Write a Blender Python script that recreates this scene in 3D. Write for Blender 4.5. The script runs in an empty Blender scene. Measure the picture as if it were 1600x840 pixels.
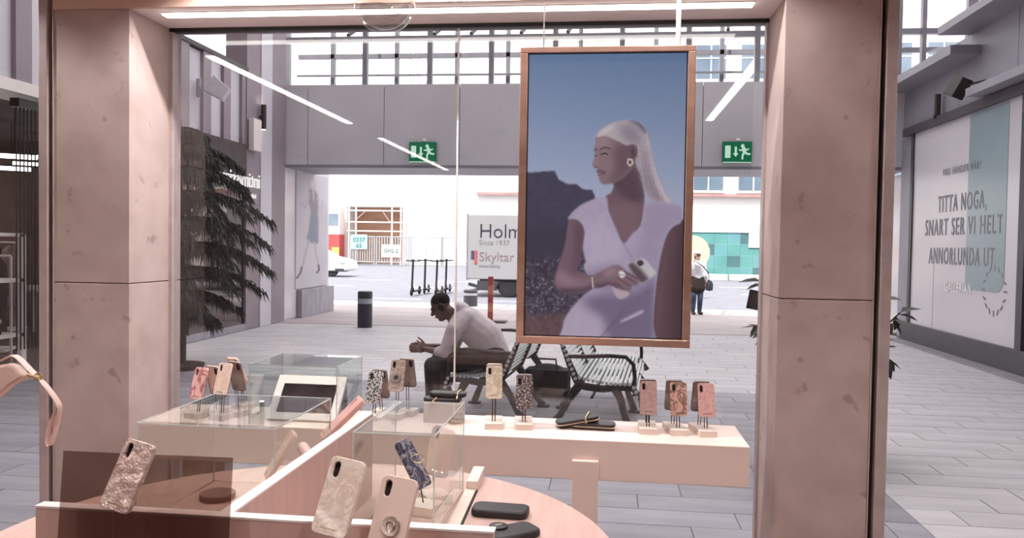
import bpy, bmesh, math, random
import numpy as np
from mathutils import Vector, Matrix
random.seed(7); np.random.seed(7)
S = bpy.context.scene
COL = S.collection
R = math.radians
PI = math.pi

# ------------------------------------------------------------------ camera
F_PX, CAM_H = 1255.0, 1.68
CAM_M = Matrix.Rotation(R(6.64), 3, 'Z') @ Matrix.Rotation(PI / 2 + R(-1.70), 3, 'X') @ Matrix.Rotation(R(0.9), 3, 'Z')
CAM_P = Vector((0, 0, CAM_H))
cd = bpy.data.cameras.new('camera'); cam = bpy.data.objects.new('camera', cd); COL.objects.link(cam)
cd.sensor_fit = 'HORIZONTAL'; cd.sensor_width = 36.0; cd.lens = 36.0 * F_PX / 1600.0
cd.clip_start = 0.05; cd.clip_end = 400
cam.matrix_world = Matrix.Translation(CAM_P) @ CAM_M.to_4x4()
S.camera = cam

def at(x, y, **k):
    """photo pixel + one known world coordinate -> world point"""
    d = CAM_M @ Vector(((x - 800) / F_PX, (420 - y) / F_PX, -1.0))
    a, v = list(k.items())[0]; i = 'XYZ'.index(a)
    return CAM_P + d * ((v - CAM_P[i]) / d[i])

def pix(p):
    q = CAM_M.transposed() @ (Vector(p) - CAM_P)
    return 800 + F_PX * q.x / -q.z, 420 - F_PX * q.y / -q.z

# ------------------------------------------------------------------ sky, sun, exposure
W = bpy.data.worlds.new('sky'); S.world = W; W.use_nodes = True
bg = W.node_tree.nodes['Background']; bg.inputs[0].default_value = (1.0, 0.975, 0.99, 1); bg.inputs[1].default_value = 2.95
sl = bpy.data.lights.new('sun', 'SUN'); sl.energy = 8.0; sl.angle = R(0.6); sl.color = (1, .96, .9)
sun = bpy.data.objects.new('sun', sl); COL.objects.link(sun)
sun.rotation_euler = Vector((0.1, 0.52, -0.95)).to_track_quat('-Z', 'Y').to_euler()
S.cycles.transparent_max_bounces = 40
S.view_settings.view_transform = 'Standard'; S.view_settings.look = 'None'
S.view_settings.exposure = 0.0; S.view_settings.gamma = 1.0; S.view_settings.use_curve_mapping = False

# ------------------------------------------------------------------ materials
def lin(c):
    return tuple(((v / 255) / 12.92 if v / 255 <= .04045 else ((v / 255 + .055) / 1.055) ** 2.4) for v in c[:3])

MATS = {}
def mat(name, c, rough=.6, metal=0, c2=None, scale=6, detail=4, stretch=(1, 1, 1), bump=0, bscale=None, emit=0, spec=.5, rnd=0, ramp=(.35, .65), coat=0, wave=False, island=0):
    if name in MATS: return MATS[name]
    m = bpy.data.materials.new(name); MATS[name] = m; m.use_nodes = True
    nt = m.node_tree; b = nt.nodes['Principled BSDF']
    A = lin(c)
    b.inputs['Base Color'].default_value = (*A, 1); b.inputs['Roughness'].default_value = rough; b.inputs['Metallic'].default_value = metal
    b.inputs['Specular IOR Level'].default_value = spec; b.inputs['Coat Weight'].default_value = coat
    tc = mp = None
    def coords():
        nonlocal tc, mp
        if tc is None:
            tc = nt.nodes.new('ShaderNodeTexCoord'); mp = nt.nodes.new('ShaderNodeMapping'); mp.inputs['Scale'].default_value = stretch
            nt.links.new(tc.outputs['Object'], mp.inputs[0])
        return mp.outputs[0]
    col = None
    if c2 is not None:
        if wave:
            n = nt.nodes.new('ShaderNodeTexNoise'); n.inputs['Scale'].default_value = scale * 2.6; n.inputs['Detail'].default_value = detail; n.inputs['Distortion'].default_value = 1.6
        else:
            n = nt.nodes.new('ShaderNodeTexNoise'); n.inputs['Scale'].default_value = scale; n.inputs['Detail'].default_value = detail
        nt.links.new(coords(), n.inputs['Vector'])
        r = nt.nodes.new('ShaderNodeValToRGB'); r.color_ramp.elements[0].position = ramp[0]; r.color_ramp.elements[1].position = ramp[1]
        r.color_ramp.elements[0].color = (*A, 1); r.color_ramp.elements[1].color = (*lin(c2), 1)
        if wave:                       # veins: the second colour only along a thin contour of the noise
            w_ = ramp[1] - ramp[0]; r.color_ramp.elements[0].position = .5 - w_ / 3; r.color_ramp.elements[1].position = .5
            e = r.color_ramp.elements.new(.5 + w_ / 3); e.color = (*A, 1)
        nt.links.new(n.outputs['Fac'], r.inputs[0]); col = r.outputs[0]
    if rnd or island:
        if island:
            o = nt.nodes.new('ShaderNodeNewGeometry'); out = o.outputs['Random Per Island']; amt = island
        else:
            o = nt.nodes.new('ShaderNodeObjectInfo'); out = o.outputs['Random']; amt = rnd
        mr = nt.nodes.new('ShaderNodeMapRange'); mr.inputs[3].default_value = 1 - amt; mr.inputs[4].default_value = 1 + amt
        nt.links.new(out, mr.inputs[0])
        hs = nt.nodes.new('ShaderNodeHueSaturation'); hs.inputs['Color'].default_value = (*A, 1)
        nt.links.new(mr.outputs[0], hs.inputs['Value'])
        if col is not None: nt.links.new(col, hs.inputs['Color'])
        col = hs.outputs[0]
    if col is not None: nt.links.new(col, b.inputs['Base Color'])
    if bump:
        n2 = nt.nodes.new('ShaderNodeTexNoise'); n2.inputs['Scale'].default_value = bscale or scale * 4; n2.inputs['Detail'].default_value = 5
        nt.links.new(coords(), n2.inputs['Vector'])
        bp = nt.nodes.new('ShaderNodeBump'); bp.inputs['Strength'].default_value = bump; bp.inputs['Distance'].default_value = .01
        nt.links.new(n2.outputs['Fac'], bp.inputs['Height']); nt.links.new(bp.outputs[0], b.inputs['Normal'])
    if emit:
        b.inputs['Emission Color'].default_value = (*A, 1); b.inputs['Emission Strength'].default_value = emit
    return m

def glass(name, tint=(250, 250, 250), ior=1.45, rough=0.0, gl=1.0):
    if name in MATS: return MATS[name]
    m = bpy.data.materials.new(name); MATS[name] = m; m.use_nodes = True; nt = m.node_tree
    for n in list(nt.nodes): nt.nodes.remove(n)
    o = nt.nodes.new('ShaderNodeOutputMaterial'); t = nt.nodes.new('ShaderNodeBsdfTransparent'); t.inputs[0].default_value = (*lin(tint), 1)
    g = nt.nodes.new('ShaderNodeBsdfGlossy'); g.inputs['Roughness'].default_value = rough; g.inputs[0].default_value = (gl, gl, gl, 1)
    f = nt.nodes.new('ShaderNodeFresnel'); ge = nt.nodes.new('ShaderNodeNewGeometry')      # same reflectance on both faces of a thin pane
    mr = nt.nodes.new('ShaderNodeMapRange'); mr.inputs[3].default_value = ior; mr.inputs[4].default_value = 1 / ior
    nt.links.new(ge.outputs['Backfacing'], mr.inputs[0]); nt.links.new(mr.outputs[0], f.inputs[0])
    x = nt.nodes.new('ShaderNodeMixShader'); nt.links.new(f.outputs[0], x.inputs[0]); nt.links.new(t.outputs[0], x.inputs[1]); nt.links.new(g.outputs[0], x.inputs[2])
    nt.links.new(x.outputs[0], o.inputs[0]); return m

def emis(name, c, s=1.0):
    if name in MATS: return MATS[name]
    m = bpy.data.materials.new(name); MATS[name] = m; m.use_nodes = True; nt = m.node_tree
    for n in list(nt.nodes): nt.nodes.remove(n)
    o = nt.nodes.new('ShaderNodeOutputMaterial'); e = nt.nodes.new('ShaderNodeEmission'); e.inputs[0].default_value = (*lin(c), 1); e.inputs[1].default_value = s
    nt.links.new(e.outputs[0], o.inputs[0]); return m

def vcol(name, emission=False, strength=1.0, rough=.6):
    m = bpy.data.materials.new(name); m.use_nodes = True; nt = m.node_tree
    a = nt.nodes.new('ShaderNodeAttribute'); a.attribute_name = 'Col'
    b = nt.nodes['Principled BSDF']; b.inputs['Roughness'].default_value = rough
    if emission:
        b.inputs['Base Color'].default_value = (.01, .01, .01, 1); b.inputs['Roughness'].default_value = .35; b.inputs['Specular IOR Level'].default_value = .2
        nt.links.new(a.outputs['Color'], b.inputs['Emission Color']); b.inputs['Emission Strength'].default_value = strength
    else: nt.links.new(a.outputs['Color'], b.inputs['Base Color'])
    return m

# ------------------------------------------------------------------ mesh builder
class MB:
    def __init__(s): s.v = []; s.f = []
    def add(s, vs, fs, M=None):
        n = len(s.v)
        for p in vs: s.v.append(tuple(M @ Vector(p)) if M is not None else tuple(p))
        for f in fs: s.f.append(tuple(i + n for i in f))
        return s
    def box(s, x0, x1, y0, y1, z0, z1, M=None):
        vs = [(x, y, z) for z in (z0, z1) for y in (y0, y1) for x in (x0, x1)]
        return s.add(vs, [(0, 2, 3, 1), (4, 5, 7, 6), (0, 1, 5, 4), (1, 3, 7, 5), (3, 2, 6, 7), (2, 0, 4, 6)], M)
    def bar(s, a, b, w, h=None, up=(0, 0, 1)):
        a, b = Vector(a), Vector(b); h = h or w; d = (b - a).normalized(); u = Vector(up)
        if abs(d.dot(u)) > .98: u = Vector((0, 1, 0))
        r = d.cross(u).normalized(); u = r.cross(d)
        vs = []
        for p in (a, b):
            for i, j in ((-1, -1), (1, -1), (1, 1), (-1, 1)): vs.append(p + r * (i * w / 2) + u * (j * h / 2))
        return s.add(vs, [(3, 2, 1, 0), (4, 5, 6, 7), (0, 1, 5, 4), (1, 2, 6, 5), (2, 3, 7, 6), (3, 0, 4, 7)])
    def prism(s, poly, h0, h1, M=None):
        """poly in xy, extruded along z"""
        n = len(poly); vs = [(p[0], p[1], h0) for p in poly] + [(p[0], p[1], h1) for p in poly]
        fs = [tuple(reversed(range(n))), tuple(range(n, 2 * n))] + [(i, (i + 1) % n, n + (i + 1) % n, n + i) for i in range(n)]
        return s.add(vs, fs, M)
    def tube(s, pts, r, n=8, M=None, closed=False, caps=True):
        pts = [Vector(p) for p in pts]; m = len(pts); rs = r if hasattr(r, '__len__') else [r] * m
        vs = []; fs = []; u = None
        for i, p in enumerate(pts):
            if closed: d = pts[(i + 1) % m] - pts[i - 1]
            else: d = pts[min(i + 1, m - 1)] - pts[max(i - 1, 0)]
            d = d.normalized()
            if u is None:
                u = Vector((0, 0, 1)) if abs(d.z) < .9 else Vector((1, 0, 0))
            u = (u - d * d.dot(u)).normalized(); w = d.cross(u)
            for k in range(n):
                a = 2 * PI * k / n; vs.append(p + (u * math.cos(a) + w * math.sin(a)) * rs[i])
        for i in range(m if closed else m - 1):
            for k in range(n):
                a = i * n; b = ((i + 1) % m) * n; fs.append((a + k, a + (k + 1) % n, b + (k + 1) % n, b + k))
        if caps and not closed: fs += [tuple(reversed(range(n))), tuple(range((m - 1) * n, m * n))]
        return s.add(vs, fs, M)
    def lathe(s, prof, n=24, M=None, c=(0, 0, 0)):
        vs = []; fs = []
        for r, z in prof:
            for k in range(n):
                a = 2 * PI * k / n; vs.append((c[0] + r * math.cos(a), c[1] + r * math.sin(a), c[2] + z))
        for i in range(len(prof) - 1):
            for k in range(n): fs.append((i * n + k, i * n + (k + 1) % n, (i + 1) * n + (k + 1) % n, (i + 1) * n + k))
        if prof[0][0] > 1e-6: fs.append(tuple(reversed(range(n))))
        if prof[-1][0] > 1e-6: fs.append(tuple(range((len(prof) - 1) * n, len(prof) * n)))
        return s.add(vs, fs, M)
    def ell(s, c, r, M=None, n=16, m=10):
        prof = [(max(1e-5, math.sin(PI * i / m)), -math.cos(PI * i / m)) for i in range(m + 1)]
        vs = []; fs = []
        T = Matrix.Translation(Vector(c)) @ (M.to_4x4() if M is not None else Matrix.Identity(4)) @ Matrix.Diagonal((*r, 1))
        return s.lathe(prof, n, T)
    def cap(s, a, b, ra, rb, n=14):
        a, b = Vector(a), Vector(b); d = (b - a); L = d.length; d.normalize()
        q = Vector((0, 0, 1)).rotation_difference(d).to_matrix().to_4x4(); prof = []
        for i in range(6): t = PI / 2 * i / 5; prof.append((max(1e-5, ra * math.sin(t)), -ra * math.cos(t)))
        for i in range(6): t = PI / 2 * i / 5; prof.append((max(1e-5, rb * math.cos(t)), L + rb * math.sin(t)))
        return s.lathe(prof, n, Matrix.Translation(a) @ q)
    def mesh(s, name):
        me = bpy.data.meshes.new(name); me.from_pydata(s.v, [], s.f); me.update(); return me
    def build(s, name, m, parent=None, smooth=False, bevel=0, seg=2):
        return link(name, s.mesh(name), m, parent, smooth, bevel, seg)

def link(name, me, m, parent=None, smooth=False, bevel=0, seg=2):
    o = bpy.data.objects.new(name, me); COL.objects.link(o)
    if m is not None and not me.materials: me.materials.append(m)
    if parent is not None: o.parent = parent
    if smooth:
        for p in me.polygons: p.use_smooth = True
        try: me.set_sharp_from_angle(angle=R(40))
        except Exception: pass
    if bevel:
        b = o.modifiers.new('bevel', 'BEVEL'); b.width = bevel; b.segments = seg; b.limit_method = 'ANGLE'
    return o

def tag(o, label=None, cat=None, group=None, kind=None):
    if label: o['label'] = label
    if cat: o['category'] = cat
    if group: o['group'] = group
    if kind: o['kind'] = kind
    return o
def thing(name, label, cat, loc=(0, 0, 0), rz=0, group=None, rot=None):
    o = bpy.data.objects.new(name, None); COL.objects.link(o); o.empty_display_size = .1
    o.location = loc; o.rotation_euler = rot if rot else (0, 0, rz)
    return tag(o, label, cat, group)
def struct(o): o['kind'] = 'structure'; return o
def copy_tree(o, parent=None):
    c = o.copy(); COL.objects.link(c); c.parent = parent
    for ch in list(o.children): copy_tree(ch, c)
    return c
def B(name, m, parent, *a, M=None, bevel=0):
    return MB().box(*a, M=M).build(name, m, parent, bevel=bevel)
def text(name, body, size, m, parent, loc, rot, sx=1.0, mirror=False, ext=.002, align='LEFT', bold=0, spacing=1.0):
    cu = bpy.data.curves.new(name, 'FONT'); cu.body = body; cu.size = size; cu.extrude = ext; cu.align_x = align; cu.offset = bold; cu.space_character = spacing; cu.resolution_u = 3
    t = bpy.data.objects.new('tmp', cu); COL.objects.link(t)
    bpy.context.view_layer.update()
    me = bpy.data.meshes.new_from_object(t.evaluated_get(bpy.context.evaluated_depsgraph_get())); me.name = name
    bpy.data.objects.remove(t); bpy.data.curves.remove(cu)
    sc = Matrix.Diagonal((-sx if mirror else sx, 1, 1, 1)); me.transform(sc)
    if mirror: me.flip_normals()
    me.materials.clear()
    o = link(name, me, m, parent); o.location = loc; o.rotation_euler = rot
    return o
def blob(name, build, voxel, m, parent=None, it=6, fac=.5):
    """one continuous skin from overlapping tapered volumes"""
    b = MB(); build(b); me = b.mesh('tmp'); o = bpy.data.objects.new('tmp', me); COL.objects.link(o)
    r = o.modifiers.new('r', 'REMESH'); r.mode = 'VOXEL'; r.voxel_size = voxel
    s = o.modifiers.new('s', 'SMOOTH'); s.factor = fac; s.iterations = it
    bpy.context.view_layer.update()
    new = bpy.data.meshes.new_from_object(o.evaluated_get(bpy.context.evaluated_depsgraph_get())); new.name = name
    bpy.data.objects.remove(o); new.materials.clear()
    return link(name, new, m, parent, smooth=True)
def rrect(w, h, r, n=5, cx=0, cy=0):
    out = []
    for sx, sy, a0 in ((1, 1, 0), (-1, 1, 90), (-1, -1, 180), (1, -1, 270)):
        for i in range(n + 1):
            a = R(a0 + 90 * i / n); out.append((cx + sx * (w / 2 - r) + r * math.cos(a), cy + sy * (h / 2 - r) + r * math.sin(a)))
    return out
def rotm(rx=0, ry=0, rz=0):
    return (Matrix.Rotation(R(rz), 4, 'Z') @ Matrix.Rotation(R(ry), 4, 'Y') @ Matrix.Rotation(R(rx), 4, 'X'))

# ------------------------------------------------------------------ shared materials
m_stone = mat('limestone', (192, 172, 167), .75, c2=(178, 157, 152), scale=5, detail=8, bump=.05, bscale=60)
_nt = m_stone.node_tree; _b = _nt.nodes['Principled BSDF']; _src = _b.inputs['Base Color'].links[0].from_socket      # fossil blotches in the limestone
_n = _nt.nodes.new('ShaderNodeTexNoise'); _n.inputs['Scale'].default_value = 11; _n.inputs['Detail'].default_value = 3; _tc = _nt.nodes.new('ShaderNodeTexCoord'); _nt.links.new(_tc.outputs['Object'], _n.inputs['Vector'])
_r = _nt.nodes.new('ShaderNodeValToRGB'); _r.color_ramp.elements[0].position = .66; _r.color_ramp.elements[1].position = .74; _r.color_ramp.elements[0].color = (1, 1, 1, 1); _r.color_ramp.elements[1].color = (.72, .68, .68, 1)
_m = _nt.nodes.new('ShaderNodeMix'); _m.data_type = 'RGBA'; _m.blend_type = 'MULTIPLY'; _m.inputs[0].default_value = 1
_nt.links.new(_n.outputs['Fac'], _r.inputs[0]); _nt.links.new(_src, _m.inputs[6]); _nt.links.new(_r.outputs[0], _m.inputs[7]); _nt.links.new(_m.outputs[2], _b.inputs['Base Color'])
m_ceil = mat('ceiling_paint', (244, 232, 230), .8, c2=(240, 226, 224), scale=2)
m_fascia = mat('fascia_veneer', (196, 160, 145), .5, c2=(214, 182, 166), scale=1.2, stretch=(.3, 1, 3))
m_inwall = mat('shop_wall_plaster', (160, 138, 132), .8, c2=(150, 128, 122), scale=3)
m_infloor = mat('shop_floor_oak', (150, 128, 120), .5, c2=(130, 108, 100), scale=3, stretch=(1, 12, 1))
m_black = mat('black_metal', (22, 20, 22), .45, c2=(28, 26, 27), scale=20)
m_slot = mat('dark_slot', (40, 24, 24), .8, c2=(30, 18, 18), scale=10)
m_frame = mat('bronze_frame', (190, 174, 172), .4, metal=.15, c2=(178, 161, 159), scale=14)
m_glass = glass('window_glass', (246, 246, 246), 1.5)
m_case = glass('display_glass', (250, 252, 251), 1.42)
m_edge = mat('glass_edge_glint', (198, 204, 201), .2, c2=(188, 194, 191), scale=8, coat=.5)  # light caught by the pane edges painted as an opaque pale tone
m_led = emis('led_strip', (255, 248, 240), 14)
m_slab = mat('paving_slab_light', (204, 200, 202), .6, c2=(188, 184, 188), scale=2.2, stretch=(.6, 2.5, 1), rnd=.06, bump=.05)
m_slabd = mat('paving_slab_dark', (158, 154, 162), .6, c2=(142, 138, 147), scale=2.2, stretch=(.6, 2.5, 1), rnd=.12, bump=.05)
m_slabr = mat('paving_slab_far', (200, 196, 198), .7, c2=(186, 182, 186), scale=2, stretch=(.6, 2.5, 1), island=.06)
m_slabrd = mat('paving_slab_far_dark', (158, 154, 162), .7, c2=(142, 138, 147), scale=2, stretch=(.6, 2.5, 1), island=.12)
m_joint = mat('paving_joint', (120, 116, 120), .9, c2=(105, 102, 106), scale=9)
m_road = mat('street_asphalt', (126, 128, 138), .85, c2=(116, 118, 127), scale=2)
m_brown_pav = mat('street_paving', (190, 180, 180), .8, c2=(174, 165, 166), scale=1.5, stretch=(.5, 2, 1))
m_grey = mat('grey_cladding', (222, 220, 223), .45, c2=(211, 208, 213), scale=.8, metal=.1)
m_dgrey = mat('dark_grey_cladding', (150, 149, 160), .5, c2=(140, 138, 149), scale=1, metal=.1)
m_dk = mat('charcoal_trim', (66, 64, 72), .5, c2=(58, 56, 64), scale=3)
m_white = mat('white_lacquer', (236, 226, 222), .4, c2=(230, 219, 214), scale=2)
m_steel = mat('grey_steel', (150, 150, 158), .4, metal=.3, c2=(140, 140, 148), scale=6)

# ------------------------------------------------------------------ the shop shell
GY, FY = 4.0, 3.63                 # window glass plane, column front plane
XL, XR, ZS, ZC = -2.28, 0.755, 2.78, 3.1
struct(B('floor', m_infloor, None, -5, 4.2, -8.5, 4.02, -.08, 0))
struct(B('ceiling', m_ceil, None, -5, 4.2, -8.5, GY - .05, ZC, ZC + .1))
struct(B('wall_back', m_inwall, None, -5, 4.2, -8.6, -8.5, 0, ZC))
struct(B('wall_left', m_inwall, None, -5.1, -5, -8.6, 3.75, 0, ZC))
struct(B('wall_right', m_inwall, None, 4.2, 4.3, -8.6, 3.75, 0, ZC))
# lowered soffit over the display window with its veneered front edge
sf = struct(B('trim_1', m_ceil, None, -2.67, 1.15, FY + .012, GY + .1, ZS, ZS + .06))
sfv = MB().box(-2.67, 1.15, FY - .01, FY + .012, ZS, ZC).build('fascia', m_fascia, sf)
m_bldg = mat('shop_building_render', (150, 146, 150), .8, c2=(140, 136, 141), scale=.6)
struct(B('wall_front_shading', m_bldg, None, -30, 26, GY - .05, GY + .35, ZC, 30)); struct(B('wall_front_head', m_bldg, None, -2.67, 1.15, GY - .04, GY + .35, ZS + .062, ZC))  # unseen upper facade, height shaped to keep passage and skybridge in shade
struct(B('wall_front_side', m_bldg, None, -30, -5, 3.66, GY + .3, 0, ZC))
struct(B('wall_front_side', m_bldg, None, 4.3, 26, 3.66, GY + .3, 0, ZC))
def column(x0, x1, nm):
    root = thing(nm, None, None, ((x0 + x1) / 2, (FY + GY + .1) / 2, 0)); del_label(root); struct(root)
    hw, hd = (x1 - x0) / 2, (GY + .1 - FY) / 2
    for z0, z1 in ((0, 1.4625), (1.4665, ZS)):
        B('stone_block', m_stone, root, -hw, hw, -hd, hd, z0, z1, bevel=.003)
    B('joint', m_slot, root, -hw + .006, hw - .006, -hd + .006, hd - .006, 1.45, 1.48)
def del_label(o):
    for k in ('label', 'category'):
        if k in o: del o[k]
column(-2.67, XL, 'stone_column'); column(XR, 1.15, 'stone_column')
for s, x in ((-1, -2.67), (1, 1.15)):      # slot and bronze stile beside each column
    struct(B('trim_2', m_slot, None, *sorted((x, x + s * .028)), FY + .03, GY, 0, ZS))
    struct(B('trim_3', m_frame, None, *sorted((x + s * .028, x + s * .075)), FY - .01, FY + .12, 0, ZC, bevel=.004))
    struct(B('trim_4', m_frame, None, *sorted((x, x + s * .006)), FY - .004, FY + .03, 0, ZS))
# window glazing
def pane(name, x0, x1, y, z0, z1, parent):
    return MB().box(x0, x1, y - .004, y + .004, z0, z1).build(name, m_glass, parent)
w1 = struct(thing('window_1', None, None, (0, GY, 0))); del_label(w1)
xs = at(714, 300, Y=GY).x
pane('pane', XL + .02, xs - .004, 0, .02, ZS - .015, w1); pane('pane', xs + .004, XR - .012, 0, .02, ZS - .015, w1)
B('seam', m_white, w1, xs - .004, xs + .004, -.006, .006, .02, ZS - .015)
B('head_frame', m_black, w1, XL, XR, -.02, .02, ZS - .02, ZS)
B('sill_frame', m_frame, w1, XL, XR, -.02, .02, 0, .02)
B('jamb_frame', m_frame, w1, XL, XL + .02, -.02, .03, .02, ZS - .02)
B('jamb_frame', m_frame, w1, XR - .012, XR, -.02, .03, .02, ZS - .02)
for nm, x0, x1 in (('window_2', -5, -2.745), ('window_3', 1.225, 4.2)):
    w = struct(thing(nm, None, None, (0, FY + .06, 0))); del_label(w)
    pane('pane', x0, x1, 0, .02, ZC, w); B('sill_frame', m_frame, w, x0, x1, -.02, .02, 0, .02)
# soffit light and the shop's own ceiling lines (the window mirrors these)
def led_line(x0, x1, y0, y1, z, label, dz=.012, m=m_led):
    t = thing('led_line_light', label, 'light', ((x0 + x1) / 2, (y0 + y1) / 2, z), group='linear ceiling lights of the shop')
    hx, hy = (x1 - x0) / 2, (y1 - y0) / 2
    B('diffuser', m, t, -hx, hx, -hy, hy, -dz, -.004)
    B('housing', m_white, t, -hx - .006, hx + .006, -hy - .006, hy + .006, -.004, 0)
led_line(-2.16, .635, 3.705, 3.76, ZS, 'long white light line recessed in the soffit above the window', m=emis('led_strip_soffit', (255, 248, 240), 8))
led_line(-3.09, -3.01, -1.3, 2.11, ZC, 'ceiling light line seen mirrored in the window left of the screen')
led_line(-3.09, -3.01, -7.15, -2.6, ZC, 'rear ceiling light line mirrored in the window across the exit sign')
led_line(1.07, 1.15, -1.13, 2.02, ZC, 'ceiling light line mirrored in the window right of the screen')

def downlight(x, y, w, label, ang=140):
    t = thing('ceiling_downlight', label, 'light', (x, y, ZC), group='round ceiling downlights of the shop')
    MB().lathe([(.05, 0), (.05, -.03), (.045, -.035), (.04, -.03), (.04, -.004), (.001, -.004)], 20).build('housing', m_white, t, smooth=True)
    ld = bpy.data.lights.new('bulb', 'SPOT'); ld.energy = w; ld.spot_size = R(ang); ld.spot_blend = .4; ld.color = (1, .965, .955); ld.shadow_soft_size = .018
    lo = bpy.data.objects.new('bulb', ld); COL.objects.link(lo); lo.parent = t; lo.location = (0, 0, -.04)
for i, x in enumerate((-3.4, -1.55, -.6, .25, 2.4)): downlight(x, 3.40, (60, 100, 62, 48, 60)[i], ('first', 'second', 'third', 'fourth', 'fifth')[i] + ' ceiling downlight from the left beside the window fascia')
for i, x in enumerate((-3.6, -1.2, .4, 2.6)): downlight(x, .9, 70, ('first', 'second', 'third', 'fourth')[i] + ' added fill downlight from the left above the round table')  # unseen fill lamps added to brighten the shop interior
for i, x in enumerate((-3.4, -.6, 2.2)): downlight(x, -3.2, 80, ('left', 'middle', 'right')[i] + ' added fill downlight at the back of the shop')  # more added fill, lifting the overall level from behind the camera

# ------------------------------------------------------------------ the passage floor
base = struct(B('pavement', m_joint, None, -6.75, 5.9, GY + .02, 16.0, -.06, -.006))
SD = .29
def slab_mesh(L, mm):
    key = (round(L, 2), mm.name)
    if key not in slabm:
        slabm[key] = MB().box(-L / 2 + .004, L / 2 - .004, -SD / 2 + .003, SD / 2 - .003, -.03, 0).mesh('paving_slab'); slabm[key].materials.append(mm)
    return slabm[key]
slabm = {}; cand = []
EX = 1.96                                # the darker stone field ends on this line
def lay(x0, x1, y, mm, first):
    x, L = x0, first
    while x < x1 - .02:
        L = min(L, x1 - x)
        c = (x + L / 2, y); px, py = pix((*c, 0))
        dx = pix((c[0] + L / 2, y, 0))[0] - pix((c[0] - L / 2, y, 0))[0]; dy = pix((c[0], y - SD / 2, 0))[1] - pix((c[0], y + SD / 2, 0))[1]
        if -150 < px < 1800 and py < 1050: cand.append((dx * dy if (-30 < px < 1640 and py < 860) else 0, c, L, mm))
        x += L; L = .9
for row in range(41):
    y = GY + .17 + row * SD; first = (.9, .3, .6)[row % 3]
    if y < 9.4: lay(-6.7, EX, y, m_slabd, (9.0 - 8.66 + first) % .9 or .9); lay(EX, 5.6, y, m_slab, first)
    else: lay(-6.7, 5.6, y, m_slab, first)
cand.sort(key=lambda c: -c[0])
rest = {}
for i, (a, c, L, mm) in enumerate(cand):
    if i < 290:
        o = bpy.data.objects.new('paving_slab', slab_mesh(L, mm)); COL.objects.link(o); o.parent = base; o.location = (c[0], c[1], random.uniform(-.002, 0))
    else: rest.setdefault(mm.name, MB()).box(c[0] - L / 2 + .004, c[0] + L / 2 - .004, c[1] - SD / 2 + .003, c[1] + SD / 2 - .003, -.03, 0)
for k, mb in rest.items(): tag(mb.build('paving_slabs', m_slabr if k == m_slab.name else m_slabrd, base), kind='stuff')
struct(B('pavement_street_edge', m_brown_pav, None, -40, 40, 16.0, 22.2, -.06, 0))
struct(B('street', m_road, None, -60, 70, 22.2, 90, -.1, -.02))
struct(B('kerb', m_slab, None, -60, 70, 22.0, 22.3, -.1, .01))
for k, y in enumerate((24.0, 30.5, 36.0)):
    for j in range(9):
        struct(B('road_marking', m_white, None, -16 + j * 4.2, -14 + j * 4.2, y, y + .14, -.02, -.016))

# ------------------------------------------------------------------ left side: store front with finned upper wall
WX = -6.75
m_fin = mat('mauve_fin', (150, 138, 146), .6, c2=(140, 128, 136), scale=2)
m_finp = mat('pale_panel', (206, 202, 210), .4, c2=(196, 192, 202), scale=.7, stretch=(1, 1, .3))
m_awn = mat('dark_valance', (84, 74, 76), .7, c2=(70, 60, 62), scale=4)
m_beige = mat('beige_render', (226, 210, 196), .8, c2=(216, 200, 186), scale=.8)
sf = thing('store_building', 'store front on the left with pale finned upper wall above dark glazing', 'storefront', (WX, 10, 0))
def sfb(name, m, x0, x1, y0, y1, z0, z1, bevel=0): return B(name, m, sf, x0 - WX, x1 - WX, y0 - 10, y1 - 10, z0, z1, bevel=bevel)
y = 5.2
while y < 14.4:                       # pale panels between projecting fins
    sfb('pale_panel', m_finp, WX - .12, WX - .06, y, y + .46, 3.5, 4.84)
    sfb('fin', m_fin, WX - .12, WX, y + .46, y + .72, 3.48, 4.86); y += .72
sfb('parapet_cap', m_dk, WX - .4, WX + .03, 4.4, 14.5, 4.86, 4.93)
sfb('parapet_back', m_fin, WX - .4, WX - .12, 4.4, 16, 3.4, 4.86)
sfb('valance', m_awn, WX - .1, WX + .03, 10.4, 14.44, 3.02, 3.48)
sfb('white_soffit', m_white, WX - .5, WX + .02, 4.4, 10.4, 3.34, 3.48)
sfb('pier', m_fin, WX - .4, WX + .02, 14.45, 15.04, 0, 8); sfb('pier_light', m_finp, WX - .4, WX + .04, 15.04, 15.55, 0, 8); sfb('pier', m_fin, WX - .4, WX + .02, 15.55, 16.28, 0, 8)
for yy in (6.2, 7.9, 10.4, 12.4, 14.4): sfb('mullion', m_dk, WX - .05, WX, yy, yy + .06, 0, 3.3)
m_stg = glass('store_glass', (214, 206, 206), 1.6)
for y0, y1 in ((10.46, 12.4), (12.46, 14.4)):
    sfb('pane', m_stg, WX - .03, WX - .02, y0, y1, .12, 3.04)
sfb('sill', m_slabd, WX - .1, WX + .03, 10.4, 14.45, 0, .12)
m_stin = mat('store_interior_wall', (170, 142, 136), .8, c2=(150, 122, 116), scale=1.5)
m_stfl = mat('store_floor', (120, 104, 100), .5, c2=(106, 92, 88), scale=3)
m_stce = mat('store_ceiling', (110, 100, 100), .8, c2=(96, 88, 88), scale=2)
struct(B('wall_store_back', m_stin, None, -12.1, -12, 4.4, 16, 0, 3.4)); struct(B('floor_store', m_stfl, None, -12, WX - .12, 4.4, 16, -.05, .005))
struct(B('ceiling_store', m_stce, None, -12, WX - .5, 4.4, 15.9, 3.38, 3.44)); struct(B('wall_store_far', m_stin, None, -12, WX - .42, 15.9, 16, 0, 3.4)); struct(B('wall_store_near', m_stin, None, -12, WX - .05, 4.3, 4.39, 0, 4.9))
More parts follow.
